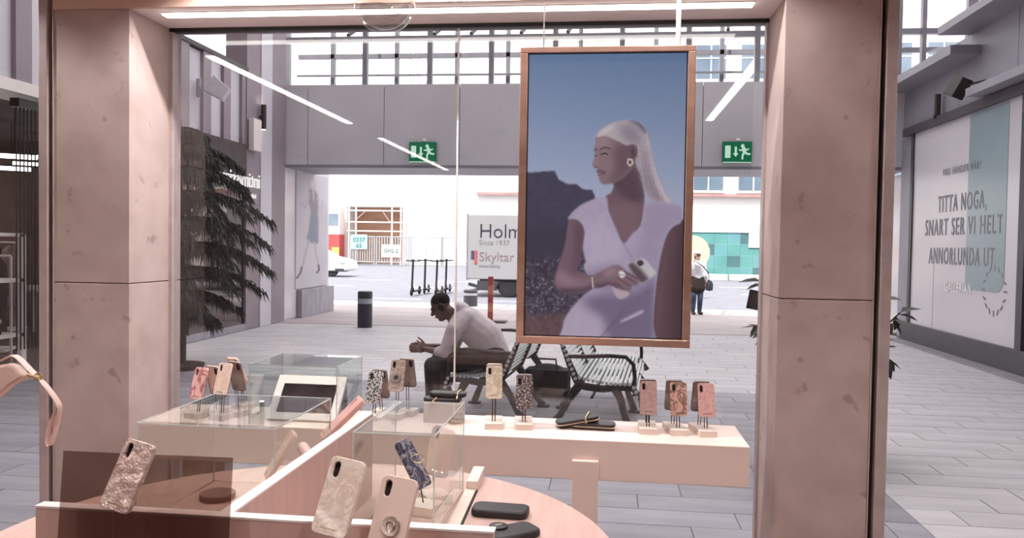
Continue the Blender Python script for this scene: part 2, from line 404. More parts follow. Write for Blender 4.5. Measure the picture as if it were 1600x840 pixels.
m_sign = emis('sign_white', (255, 250, 248), 1.1)
p = at(337, 286, X=WX + .03); q = at(409, 291, X=WX + .03)
text('sign_lettering', 'intimissimi', .40, m_sign, sf, (p.x - WX + .0, q.y - 10 - .08, 2.70), (R(90), 0, R(90)), sx=.98, mirror=True, ext=.01)
text('sign_subtitle', 'italianlingerie', .13, m_sign, sf, (p.x - WX + .0, q.y - 10 - .25, 2.50), (R(90), 0, R(90)), mirror=True, ext=.006)
# set-back beige block behind, and the closed corner towards the street
sb = thing('setback_building', 'beige building set back behind the finned store front', 'building', (-16, 14, 0))
B('wall', m_beige, sb, -3, 3, -10, 3, 0, 13)
m_winb = mat('blue_window_glass', (150, 170, 186), .1, c2=(120, 142, 160), scale=.6)
for k in range(4):
    for j in range(3):
        w = B('window', m_white, sb, 3.0, 3.06, -9.2 + k * 3, -7.4 + k * 3, 5.4 + j * 2.6, 7.2 + j * 2.6); B('pane', m_winb, w, 3.06, 3.08, -9.1 + k * 3, -7.5 + k * 3, 5.5 + j * 2.6, 7.1 + j * 2.6)
sw = thing('street_corner_wall', 'pale glazed wall under the left end of the skybridge', 'wall', (WX, 17, 0))
m_pale = mat('pale_reflection_panel', (226, 220, 222), .15, c2=(206, 200, 206), scale=.5, stretch=(1, 1, 1))  # reflection of the sunlit street put into the pale colour
B('glass_panel', m_pale, sw, -.3, 0, -1, -.02, .03, 3.3); B('core', m_grey, sw, -2.4, -.02, -.9, 2.1, 0, 3.5); B('plinth', m_slabd, sw, -.3, .12, .02, 2.12, 0, .62, bevel=.01)

# small fittings on the store front
sp = thing('flood_speaker', 'grey box speaker on a bracket on the finned wall', 'speaker', at(340, 141, X=-6.45), group=None)
MB().prism([(-.16, -.13), (.16, -.1), (.16, .12), (-.16, .17)], -.13, .13, rotm(90, 0, 20) @ rotm(0, 0, -32)).build('body', m_grey, sp, bevel=.01)
MB().bar((0, 0, 0), (-.28, -.1, .02), .04).bar((-.28, -.1, -.13), (-.28, -.1, .17), .06).build('bracket', m_steel, sp)
wl = thing('wall_lamp', 'black cylinder wall lamp shining up and down on the pale pier', 'lamp', at(412, 183, X=WX + .12))
MB().lathe([(.05, -.24), (.05, .24)], 14).build('body', m_black, wl, smooth=True); MB().bar((0, 0, 0), (-.09, 0, 0), .04).build('bracket', m_black, wl)
for s in (-1, 1):
    MB().lathe([(.04, .241 * s - .001), (.04, .241 * s + .001)], 12).build('lens', emis('lamp_warm', (255, 236, 210), 25), wl)
nb = thing('notice_panel', 'small white lit notice box at the end of the finned wall', 'sign', at(399, 211, X=WX + .10))
B('box', m_white, nb, -.06, .05, -.17, .17, -.3, .3, bevel=.01)

# ------------------------------------------------------------------ skybridge
BY = 16.3
br = thing('skybridge', 'grey panelled glazed skybridge crossing the passage', 'bridge', (0, BY, 3.3))
xj = [-7.1, at(481, 190, Y=BY).x, at(600, 190, Y=BY).x, at(718, 190, Y=BY).x, at(836, 190, Y=BY).x, at(954, 190, Y=BY).x, at(1098, 190, Y=BY).x, 4.4, 6.4]
for a, b in zip(xj[:-1], xj[1:]): B('facade_panel', m_grey, br, a + .006, b - .006, 0, .05, 0, 1.66)
B('parapet_core', m_dk, br, -7.1, 5.62, .05, .12, .01, 1.6); B('soffit', m_dgrey, br, -7.1, 5.78, .0, 1.7, -.06, -.004); B('rear_parapet', m_grey, br, -7.1, 5.62, 1.6, 1.7, 0, 1.6)
for px in (571, 672, 768, 868, 972, 1076, 1183): x = at(px, 90, Y=BY + .1).x; B('mullion', m_steel, br, x - .05, x + .05, .05, .17, 1.66, 4.4)
for px in (714, 794, 907, 1025, 1128, 450, 520, 620): x = at(px, 90, Y=BY + 1.6).x; B('mullion', m_steel, br, x - .045, x + .045, 1.58, 1.7, 1.6, 4.4)
for z in (2.62, 4.4): B('rail', m_steel, br, -7.1, 11, .06, .16, z - .05, z + .05); B('rail', m_steel, br, -7.1, 11, 1.58, 1.68, z - .05, z + .05)
for px, zz in ((1405, 1.7), (1443, 1.9), (1518, 1.95), (1575, 1.95)): x = at(px, 60, Y=BY + .1).x; B('mullion', m_steel, br, x - (.09 if px == 1518 else .04), x + (.09 if px == 1518 else .04), .05, .17, zz, 4.4)
B('handrail', m_steel, br, -7.1, 5.62, 1.5, 1.55, 2.15, 2.19)
for px in (690, 745, 820, 890, 1130, 560): x = at(px, 45, Y=BY + .8).x; MB().bar((x, .1, 2.7), (x + .25, 1.6, 3.6), .06).build('strut', m_dk, br)
x = at(1518, 60, Y=BY).x
MB().bar((4.2, .9, 2.7), (7.6, .9, 4.6), .12).build('strut', m_steel, br)
def exit_sign(px, label):
    p = at(px, 237, Y=BY - .1)
    t = thing('exit_sign', label, 'sign', p, group='exit signs on the skybridge')
    g = emis('exit_green', (24, 122, 84), .75); w = emis('exit_white', (214, 250, 226), .9)
    B('box', mat('exit_case', (30, 100, 74), .4, c2=(26, 92, 68), scale=8), t, -.28, .28, 0, .08, -.2, .2)
    B('face', g, t, -.275, .275, -.006, 0, -.195, .195); B('lower_edge', w, t, -.27, .27, -.008, 0, -.215, -.198)
    B('door_mark', w, t, -.235, -.13, -.012, -.006, -.12, .12)
    MB().prism([(-.05, .1), (-.05, -.03), (-.085, -.03), (-.03, -.1), (.025, -.03), (-.01, -.03), (-.01, .1)], .006, .012, rotm(90)).build('arrow', w, t)
    f = MB(); M = rotm(90)
    f.prism([(.10 + .035 * math.cos(a * PI / 5), .115 + .035 * math.sin(a * PI / 5)) for a in range(10)], .006, .012, M)
    def st(a, b, wd):
        d = Vector((b[0] - a[0], b[1] - a[1])).normalized(); n = Vector((-d.y, d.x)) * wd / 2
        f.prism([(a[0] - n.x, a[1] - n.y), (b[0] - n.x, b[1] - n.y), (b[0] + n.x, b[1] + n.y), (a[0] + n.x, a[1] + n.y)], .006, .012, M)
    for a, b, wd in (((.115, .085), (.14, -.02), .065), ((.12, .07), (.07, .02), .03), ((.07, .02), (.03, .045), .025), ((.13, .07), (.18, .03), .03), ((.18, .03), (.22, .06), .025), ((.135, -.01), (.1, -.07), .04), ((.1, -.07), (.1, -.15), .035), ((.15, -.01), (.2, -.05), .04), ((.2, -.05), (.25, -.04), .035)): st(a, b, wd)
    f.build('running_figure', w, t); MB().ell((.02, .05, .23), (.05, .05, .04)).build('lamp_dome', m_white, t, smooth=True)
exit_sign(660, 'green exit sign on the skybridge left of the screen, crossed by a light reflection')
exit_sign(1152, 'green exit sign on the skybridge between the screen and the right column')

# ------------------------------------------------------------------ right side: dark clad store with poster window
RX = 5.65
rw = thing('clad_store', 'dark grey clad store on the right with projecting ledges', 'storefront', (RX, 12, 0))
def rb(name, m, x0, x1, y0, y1, z0, z1, bevel=0): return B(name, m, rw, x0, x1, y0 - 12, y1 - 12, z0, z1, bevel=bevel)
yy = 4.4
while yy < 16.2:
    rb('cladding_panel', m_dgrey, 0, .1, yy + .006, min(yy + 1.9, 16.3) - .006, 3.98, 5.1); yy += 1.9
rb('core', m_dk, .1, 3, 4.4, 16.3, 0, 5.1); rb('upper_block', m_dgrey, .0, 3, 4.4, 13.13, 5.1, 5.9)
rb('plinth', m_dk, -.08, .1, 8, 16.0, 0, .36, bevel=.01); rb('plinth_step', m_slabd, -.3, -.08, 8, 16.0, 0, .03)
rb('ledge', m_dgrey, -.45, 0, 13.13, 16.3, 4.72, 4.86); rb('ledge', m_dgrey, -.5, 0, 7, 13.5, 5.1, 5.22); rb('ledge', m_dgrey, -.35, 0, 6, 12.8, 4.0, 4.12); rb('lintel', m_dk, -.12, .0, 8.0, 16.0, 3.84, 3.98)
rb('end_pier', m_dgrey, -.02, .1, 15.72, 16.3, 0, 3.98); rb('frame_post', m_dk, -.06, .08, 15.6, 15.72, .36, 3.84); rb('frame_post', m_dk, -.06, .1, 11.55, 11.72, .36, 3.84); rb('side_panel', m_dk, 0, .1, 8, 11.5, .36, 3.84)
pw = thing('window_poster', 'large white and teal shop window poster announcing a change', 'poster', (RX - .03, 13.66, 2.1))
m_pw = mat('poster_white', (214, 210, 214), .25, c2=(206, 202, 208), scale=.6); m_pt = mat('poster_teal', (138, 158, 166), .3, c2=(146, 166, 172), scale=.7); m_pk = mat('poster_grey_ink', (128, 126, 136), .5, c2=(122, 120, 130), scale=3)
B('sheet', m_pw, pw, -.004, .03, -1.94, 1.94, -1.74, 1.74)
def py(px, pyy): p = at(px, pyy, X=RX - .04); return p.y - 13.66, p.z - 2.1
a = py(1512, 300)[0]; b = py(1573, 300)[0]
zb = py(1512, 452)[1]
poly = [(a, zb), (b + .22, zb)] + [(b + .22 - .22 * math.sin(t * PI / 10), zb + .22 - .22 * math.cos(t * PI / 10)) for t in range(1, 6)] + [(b, 1.72), (a, 1.72)]
MB().prism(poly, 0, .004, Matrix(((0, 0, -1, -.005), (1, 0, 0, 0), (0, 1, 0, 0), (0, 0, 0, 1)))).build('teal_field', m_pt, pw)
def ptxt(body, px0, px1, pyb, size, m, bold=.003):
    y0, z0 = py(px0, pyb); y1, _ = py(px1, pyb)
    o = text('lettering', body, size, m, pw, (-.012, y0, z0), (R(90), 0, R(-90)), sx=1, ext=.001, bold=bold, spacing=1.22)
    w = max(v.co.x for v in o.data.vertices); o.data.transform(Matrix.Diagonal((abs(y1 - y0) / w, 1, 1, 1)))
ptxt('VAD HÄNDER HÄR?', 1473, 1532, 275, .17, m_pk, .0)
ptxt('TITTA NOGA,', 1465, 1541, 332, .40, m_pk, .002); ptxt('SNART SER VI HELT', 1445, 1566, 368, .40, m_pk, .002); ptxt('ANNORLUNDA UT', 1451, 1553, 411, .40, m_pk, .002)
m_pwi = mat('poster_white_ink', (250, 248, 246), .4, c2=(244, 242, 240), scale=3)
ptxt('GALLERIAN', 1476, 1517, 454, .22, m_pwi)
yc, zc = py(1553, 454)
for k in range(16):                      # ring of marks too small to read in the photo
    an = 2 * PI * k / 16
    MB().box(-.002, .002, -.014, .014, -.045, .045, M=Matrix.Translation((-.009, yc - .33 * math.cos(an), zc + .33 * math.sin(an))) @ Matrix.Rotation(an - PI / 2, 4, 'X')).build('ring_mark', m_pk, pw)
y0 = py(1458, 430)[0]; B('sheet_seam', m_pk, pw, -.006, -.003, y0 - .006, y0 + .006, -1.72, -.62)
rs = thing('wall_speaker', 'black box speaker tilted on the dark clad wall', 'speaker', at(1497, 136, X=RX - .3))
B('body', m_black, rs, -.1, .1, -.12, .12, -.16, .16, M=rotm(25, 15, 20), bevel=.01); MB().bar((0, 0, 0), (.3, -.25, .05), .03).build('bracket', m_black, rs)
wl2 = thing('wall_lamp', 'small black wall lamp below the speaker on the dark clad wall', 'lamp', at(1465, 166, X=RX - .09))
MB().lathe([(.05, -.16), (.05, .2)], 12).build('body', m_black, wl2, smooth=True); B('backplate', m_black, wl2, -.06, .09, -.03, .03, -.2, -.15)
ew = thing('corner_glazing', 'pale reflective glass panel beyond the poster under the skybridge', 'window', (5.9, 17, 0))
B('pane', m_pale, ew, -.1, .0, -.66, 1.6, .05, 3.2); B('core', m_grey, ew, .01, 3, -.66, 1.6, 0, 3.2); B('edge', m_steel, ew, -.14, -.1, -.68, -.62, 0, 3.2)

# ------------------------------------------------------------------ across the street
FB = 47.0
m_fac = mat('sunlit_facade', (240, 238, 234), .8, c2=(232, 230, 226), scale=.4)
m_fac2 = mat('facade_moulding', (228, 226, 222), .8, c2=(220, 218, 214), scale=1)
m_pane = mat('far_window_glass', (120, 138, 152), .08, c2=(96, 114, 130), scale=.5, spec=.8)
m_pink = mat('pink_sill_stone', (178, 140, 138), .8, c2=(168, 130, 128), scale=2)
fb = thing('office_building', 'tall white building across the street behind the screen', 'building', (0, FB, 0))
B('wall', m_fac, fb, -7.6, 40, .0, 8, 0, 16)
xw = at(1083, 285, Y=FB).x - 2.5 * 5
wins = []
for j in range(17):
    for z0, z1 in ((4.95, 6.95), (8.1, 10.1), (11.25, 13.2)):
        x0 = xw + j * 2.5
        if x0 < -7.2 or x0 > 28: continue
        w = B('window', m_fac2, fb, x0 - .12, x0 + 1.77, -.14, 0, z0 - .12, z1 + .2)
        for s in (0, 1): B('pane', m_pane, w, x0 + .02 + s * .86, x0 + .80 + s * .86, -.16, -.13, z0 + .04, z1 - .02)
        B('transom', m_fac2, w, x0, x0 + 1.66, -.18, -.15, z0 + 1.15, z0 + 1.22)
for z in (4.6, 7.6, 10.75, 13.7): B('string_course', m_pink if z == 4.6 else m_fac2, fb, -7.6, 40, -.25, 0, z, z + (.16 if z == 4.6 else .2))
# teal hoarding in front of it
th = thing('teal_hoarding', 'teal site hoarding with darker square panels across the street', 'hoarding', (0, 44.2, 0))
m_t1 = mat('hoarding_teal', (92, 150, 146), .6, c2=(84, 140, 138), scale=1); m_t2 = mat('hoarding_dark_teal', (74, 112, 116), .6, c2=(68, 104, 108), scale=1); m_t3 = mat('hoarding_mid_teal', (100, 152, 156), .6, c2=(92, 146, 150), scale=1)
xa = at(1075, 430, Y=44.2).x; k = 0
for i in range(-4, 18):
    for j in range(4):
        mm = m_t2 if (i + 2 * j) % 5 == 0 else (m_t3 if (i * 3 + j) % 4 == 0 else m_t1)
        B('hoarding_panel', mm, th, xa + i * .68 + .004, xa + i * .68 + .676, 0, .06 , .06 + j * .62, .06 + j * .62 + .616)
B('foundation', m_t2, th, xa - 2.7, xa + 12.2, .0, .06, -.03, .06); B('cap', m_white, th, xa - 3, xa + 13, -.05, .3, 2.54, 2.75); B('notice', m_white, th, at(1170, 380, Y=44.1).x, at(1170, 380, Y=44.1).x + 1.6, -.06, -.01, 1.75, 2.54)
for i in range(3):
    cb = thing('concrete_barrier', ('first', 'second', 'third')[i] + ' low white concrete barrier from the screen before the teal hoarding', 'barrier', (xa + .9 + i * 2.2, 43.4, 0), group='barriers by the hoarding')
    MB().prism([(-.25, 0), (.25, 0), (.1, .32), (-.1, .32)], -1.05, 1.05, rotm(90, 0, 90)).build('body', m_white, cb, bevel=.02)
# white sheeted site wall further left
LB = 62.0
sw2 = thing('sheeted_building', 'white sheeted building site beyond the scooters', 'building', (0, LB, 0))
B('sheeting', m_fac, sw2, -60, at(543, 300, Y=LB).x, 0, 4, 0, 9); B('sheeting', m_fac, sw2, at(543, 300, Y=LB).x, at(632, 300, Y=LB).x, 0, 4, 4.55, 14)
B('sheeting', m_fac, sw2, at(632, 300, Y=LB).x, -6, 0, 4, 0, 14); B('opening_back', mat('site_brick', (214, 168, 140), .8, c2=(190, 150, 130), scale=1.2, stretch=(.5, 1, 2)), sw2, at(543, 300, Y=LB).x, at(632, 300, Y=LB).x, 2.5, 3, 0, 4.6)
m_gal = mat('galvanised', (176, 182, 186), .5, metal=.3, c2=(166, 172, 176), scale=5)
sc = thing('scaffolding', 'scaffold frame in the brick coloured opening of the sheeted site', 'scaffold', (0, LB - .6, 0))
for px in (545, 556, 612, 626, 630): x = at(px, 380, Y=LB - .6).x; MB().tube([(x, 0, 0), (x, 0, 4.5)], .07, 6).build('standard', m_white, sc)
for z in (2.6, 3.3, 4.2): MB().tube([(at(543, 380, Y=LB).x, 0, z), (at(632, 380, Y=LB).x, 0, z)], .06, 6).build('ledger', m_white, sc)
for a, b in ((556, 575), (612, 600)): MB().tube([(at(a, 380, Y=LB).x, 0, 3.3), (at(b, 380, Y=LB).x, 0, 4.2)], .05, 6).build('brace', m_pink, sc)
# second scaffold stack seen through the bridge glazing
s2 = thing('scaffold_tower', 'tall scaffold tower seen through the skybridge glazing', 'scaffold', (at(655, 100, Y=67).x, 67, 0))
for x in (-.8, 0, .8): MB().tube([(x, 0, 0), (x, 0, 18.5)], .07, 6).build('standard', m_gal, s2)
for k in range(10): MB().tube([(-.9, 0, 1.8 * k + 1), (.9, 0, 1.8 * k + 1)], .05, 6).tube([(-.8, 0, 1.8 * k + 1), (.8, 0, 1.8 * k + 2.8)], .04, 6).build('lift', m_pink, s2)
# fence panels
def fence(x0, x1, y, h, label, nbar, sign=None):
    t = thing('fence_panel', label, 'fence', ((x0 + x1) / 2, y, 0), group='site fence panels'); hw = (x1 - x0) / 2
    for s in (-1, 1): MB().tube([(s * hw, 0, 0), (s * hw, 0, h)], .06, 6).build('post', m_gal, t)
    for z in (.25, h - .05): MB().tube([(-hw, 0, z), (hw, 0, z)], .04, 6).build('rail', m_gal, t)
    for i in range(nbar): x = -hw + (i + 1) * 2 * hw / (nbar + 1); B('bar', m_gal, t, x - .035, x + .035, -.02, .02, .25, h - .05)
    if sign: sign(t)
FY2 = 59.0
def sg(body, mm, x, z, w, h, sub=None):
    def f(t):
        b = B('sign_board', mm, t, x - w / 2, x + w / 2, -.1, -.05, z - h / 2, z + h / 2)
        text('sign_text', body, h * .42, mat('sign_green', (70, 120, 110), .6, c2=(64, 112, 102), scale=4), t, (x, -.11, z - (.0 if sub else .12)), (R(90), 0, 0), align='CENTER', bold=.01)
        if sub: text('sign_text', sub, h * .42, MATS['sign_green'], t, (x, -.11, z - h * .4), (R(90), 0, 0), align='CENTER', bold=.01)
    return f
gx = lambda px: at(px, 390, Y=FY2).x
fence(gx(548), gx(585), FY2, 2.2, 'site fence panel with a blue green notice, left of two', 9, sg('0337', mat('notice_blue', (170, 216, 222), .5, c2=(160, 206, 212), scale=3), -.25, 1.75, 1.25, 1.1, '65'))
fence(gx(588.5), gx(638.5), FY2, 2.2, 'site fence panel carrying the white GH2-2 board', 11, sg('GH2-2', m_white, -.1, 1.1, 1.5, .95))
for i, (a, b) in enumerate(((642, 689.5), (692, 735))): fence(gx(a), gx(b), FY2, 2.2, ('plain site fence panel just right of the GH2-2 panel', 'plain site fence panel partly behind the truck box')[i], 3)
hw = thing('red_white_hut', 'small red and white site hut behind the car', 'hut', (at(528, 400, Y=60.2).x, 60.2, 0))
B('wall', mat('hut_red', (196, 84, 84), .6, c2=(184, 74, 76), scale=1), hw, -1.3, .1, 0, 1.2, 0, 2.3); B('upper', m_white, hw, -1.3, .1, 0, 1.2, 2.3, 4.6); B('door', mat('hut_yellow', (236, 196, 110), .6, c2=(226, 186, 100), scale=1), hw, -.5, .1, -.03, 0, 0, 1.3)
B('window', m_pane, hw, -.8, 0, -.04, 0, 3.0, 3.9)

# ------------------------------------------------------------------ vehicles and street furniture
def wheel(parent, x, y, r, w, mt, mh):
    wo = MB().lathe([(r * .55, -w / 2), (r * .95, -w / 2), (r, -w / 2 + .02), (r, w / 2 - .02), (r * .95, w / 2), (r * .55, w / 2)], 24, rotm(90)).build('wheel', mt, parent, smooth=True); wo.location = (x, y, r)
    MB().lathe([(.02, -w / 2 - .005), (r * .5, -w / 2 - .005), (r * .58, -w / 2 + .02), (r * .58, w / 2 - .03)], 18, rotm(90)).build('hub', mh, wo, smooth=True)
    return wo
m_tyre = mat('tyre', (34, 34, 38), .8, c2=(28, 28, 32), scale=9)
tr = thing('box_truck', 'light grey box truck with sign company lettering behind the screen', 'truck', (-4.47, 25.7, 0))
m_tb = mat('truck_box', (160, 160, 163), .45, c2=(154, 154, 157), scale=.6)
B('cargo_box', m_tb, tr, 0, 4.3, 0, 2.2, .56, 2.66, bevel=.03); B('rear_frame', m_steel, tr, -.02, .03, -.01, 2.2, .54, 2.68)
B('chassis', m_dk, tr, .35, 6.2, .5, 1.7, .36, .55); B('side_guard', m_dk, tr, .35, 1.0, .02, .1, .2, .52); MB().bar((.05, .1, .4), (.6, .1, .25), .1).bar((.1, .1, .18), (.75, .1, .3), .08).build('tail_step', m_dk, tr)
B('cab', m_white, tr, 4.4, 6.2, .05, 2.15, .4, 2.3, bevel=.12); B('cab_window', m_pane, tr, 4.9, 5.8, .03, .06, 1.35, 2.0)
wheel(tr, at(795, 455, Y=25.8).x + 4.47, .2, .40, .28, m_tyre, m_gal); wheel(tr, 5.4, .2, .40, .28, m_tyre, m_gal); wheel(tr, at(795, 455, Y=25.8).x + 4.47, 2.0, .40, .28, m_tyre, m_gal)
MB().bar((.95, -.01, .3), (1.06, -.01, .52), .03).build('strap', m_dk, tr)
def ttx(body, px, py_, h, mm, bold=0, sx=1.0):
    p = at(px, py_, Y=25.69); return text('lettering', body, h, mm, tr, (p.x + 4.47, -.012, p.z), (R(90), 0, 0), sx=sx, bold=bold)
m_ink = mat('black_ink', (34, 40, 56), .5, c2=(30, 34, 48), scale=4); m_inkg = mat('grey_ink', (128, 128, 130), .5, c2=(120, 120, 122), scale=4)
ttx('Holm', 748, 371, .66, m_ink, -.008, .95); ttx('Since 1937', 748, 382, .23, m_inkg, -.004); ttx('Skyltar f', 748, 407, .42, mat('mauve_ink', (136, 118, 122), .5, c2=(128, 110, 114), scale=4), -.004); ttx('www.holmq', 748, 417, .14, m_inkg)
for k, (px, c) in enumerate(((738.5, (70, 70, 96)), (743.5, (168, 96, 100)))):
    p = at(px, 400, Y=25.69); B('logo_bar', mat('logo_%d' % k, c, .5, c2=tuple(v - 8 for v in c), scale=4), tr, p.x + 4.47 - .05, p.x + 4.47 + .05, -.012, 0, p.z - (.1 if k == 0 else .26), p.z + .18)
car = thing('white_car', 'white hatchback car driving past the left street corner', 'car', (at(552, 430, Y=39).x - 2.15, 39, 0))
m_car = mat('car_white', (236, 238, 240), .25, c2=(230, 232, 234), scale=1, coat=.6)
prof = [(-2.1, .3), (-2.12, .75), (-1.95, 1.0), (-1.35, 1.42), (-.4, 1.5), (.45, 1.38), (1.2, .98), (1.85, .84), (2.12, .66), (2.15, .34), (1.9, .24), (-1.95, .24)]
MB().prism(prof, -.85, .85, rotm(90)).build('body', m_car, car, bevel=.1, seg=3)
MB().prism([(-1.5, 1.02), (-1.15, 1.36), (-.4, 1.43), (.4, 1.32), (.95, 1.0)], .855, .865, rotm(90)).build('side_window', m_pane, car)
B('headlight', m_gal, car, 1.75, 2.0, -.87, -.7, .62, .74, bevel=.02); B('number_plate', m_dk, car, 1.5, 1.95, -.875, -.85, .3, .4); B('bumper', m_dk, car, 1.2, 2.1, -.87, -.8, .25, .3)
for x in (-1.35, 1.3): wheel(car, x, -.72, .31, .22, m_tyre, m_gal)
def bollard(px, py_, h, r, label):
    t = thing('bollard', label, 'bollard', at(px, py_, Z=0), group='dark bollards by the street')
    MB().lathe([(r, 0), (r, h * .66)], 20).build('body', mat('bollard_grey', (60, 58, 66), .5, c2=(54, 52, 60), scale=6), t, smooth=True)
    MB().lathe([(r * 1.01, h * .66), (r * 1.01, h * .8)], 20).build('reflective_band', m_gal, t, smooth=True); MB().lathe([(r, h * .8), (r, h - .02), (r - .02, h), (.01, h)], 20).build('head', MATS['bollard_grey'], t, smooth=True)
bollard(570, 511, .72, .145, 'dark cylindrical bollard standing alone left of the seated man')
bollard(735, 478, .45, .19, 'short dark bollard partly behind the head of the seated man')
rp = thing('marker_post', 'red and white marker post on a dark foot behind the seated man', 'post', at(766, 503, Z=0))
B('foot', m_dk, rp, -.1, .35, -.2, .2, 0, .04)
m_red = mat('post_red', (196, 96, 92), .6, c2=(186, 86, 84), scale=5)
for k in range(5): B('stripe', m_red if k % 2 == 0 else mat('post_orange', (224, 150, 120), .6, c2=(214, 140, 110), scale=5), rp, -.055, .055, -.03, .03, .04 + k * .19, .04 + (k + 1) * .19)
def scooter(px, py_, rz, label):
    t = thing('kick_scooter', label, 'scooter', at(px, py_, Z=0), rz, group='electric scooters parked by the kerb')
    m = MATS['black_metal']
    for x in (0, .85): w = MB().lathe([(.03, -.03), (.09, -.03), (.115, -.015), (.115, .015), (.09, .03), (.03, .03)], 14, rotm(90)).build('wheel', m_tyre, t, smooth=True); w.location = (x, 0, .115)
    B('deck', m, t, .12, .85, -.08, .08, .12, .17, bevel=.01); MB().tube([(0, 0, .12), (.04, 0, .35), (.13, 0, 1.1)], .035, 8).build('stem', m, t, smooth=True)
    MB().tube([(.04, 0, .32), (.2, 0, .16)], .03, 6).build('neck', m, t); MB().tube([(.16, -.24, 1.13), (.12, -.1, 1.12), (.12, .1, 1.12), (.16, .24, 1.13)], .02, 6).build('handlebar', m, t)
    MB().tube([(.8, 0, .26), (.93, 0, .22)], .03, 6).build('rear_fender', m, t); B('display', m, t, .08, .18, -.04, .04, 1.1, 1.17)
for i, (px, py_) in enumerate(((643, 462), (663, 459), (681, 462), (696, 458))):
    scooter(px, py_, R((86, 93, 88, 91)[i]), ('leftmost', 'second from left', 'third from left', 'rightmost')[i] + ' of four parked black scooters')
rsn = thing('round_sign', 'round peach coloured sign behind the walking person', 'sign', at(1084, 480, Z=0) + Vector((0, 4, 0)))
cz = at(1082, 394, Y=rsn.location.y); rsn.location.x = cz.x
MB().lathe([(.56, -.03), (.56, .03)], 32, Matrix.Translation((0, 0, cz.z)) @ rotm(90)).build('disc', mat('peach', (244, 206, 180), .5, c2=(238, 198, 172), scale=2), rsn)
MB().tube([(0, .06, 0), (0, .06, cz.z)], .04, 8).build('pole', m_gal, rsn)

# ------------------------------------------------------------------ benches, planter, tree, bag
m_rod = mat('bench_steel', (206, 210, 210), .3, metal=.5, c2=(196, 200, 200), scale=8)
def bench(loc, rz, label):
    t = thing('park_bench', label, 'bench', loc, rz, group='slatted benches in the passage')
    Lb = 1.9
    prof = [(.555, .33), (.55, .375), (.53, .415)] + [(.49 - .041 * i, .445 - .003 * i + .0006 * i * i) for i in range(12)] + [(.0 - .017 * i, .475 + .042 * i) for i in range(8)]
    for x, z in prof: MB().tube([(x, -.02, z), (x, Lb + .02, z)], .0165, 8).build('slat', m_rod, t, smooth=True)
    for yb in (0.03, Lb / 2, Lb - .03):
        f = MB(); arm = [(-.07, .67), (.1, .675), (.3, .69), (.45, .685), (.52, .62), (.535, .5), (.53, .40)]
        sw_ = lambda pts: [(p[0], yb, p[1]) for p in pts]
        f.tube(sw_([(-.14, .80), (-.06, .6), (.01, .45), (.08, .40), (.25, .385), (.42, .41), (.52, .40), (.575, .34), (.6, .3)]), [.02, .03, .036, .036, .034, .034, .03, .026, .03], 8)
        f.tube(sw_([(.36, .40), (.41, .3), (.44, .18), (.5, .02)]), [.045, .034, .03, .036], 8); f.tube(sw_([(.04, .42), (-.06, .28), (-.14, .12), (-.24, .02)]), [.045, .034, .03, .036], 8)
        fr = f.build('end_frame', m_black, t, smooth=True)
        for x in (.5, -.24): B('foot', m_black, fr, x - .06, x + .06, yb - .04, yb + .04, 0, .02)
        if yb != Lb / 2: MB().tube(sw_(arm), .019, 8).build('armrest', m_black, t, smooth=True)
    MB().tube([(.15, .03, .3), (.15, Lb - .03, .3)], .014, 6).build('stretcher', m_black, t)
bd = Vector((math.sin(R(4.4)), math.cos(R(4.4)), 0))
bench((-.254, 7.317, 0), R(-4.4), 'empty slatted steel bench with black ends facing right')
bench(Vector((-.93, 7.40, 0)) + bd * 1.9, R(180 - 4.4), 'slatted steel bench with black ends the man sits on')
dbag = thing('duffel_bag', 'dark bag on the paving between the two benches', 'bag', (-.62, 9.0, 0), R(-5))
blob('body', lambda b: b.box(-.24, .24, -.14, .14, .02, .30).ell((0, 0, .2), (.26, .15, .16)), .02, mat('bag_fabric', (34, 40, 46), .8, c2=(28, 33, 38), scale=30), dbag, 4)
MB().tube([(-.12, -.12, .3), (-.1, -.1, .42), (.1, -.1, .42), (.12, -.12, .3)], .012, 6).build('handle', m_black, dbag, smooth=True)

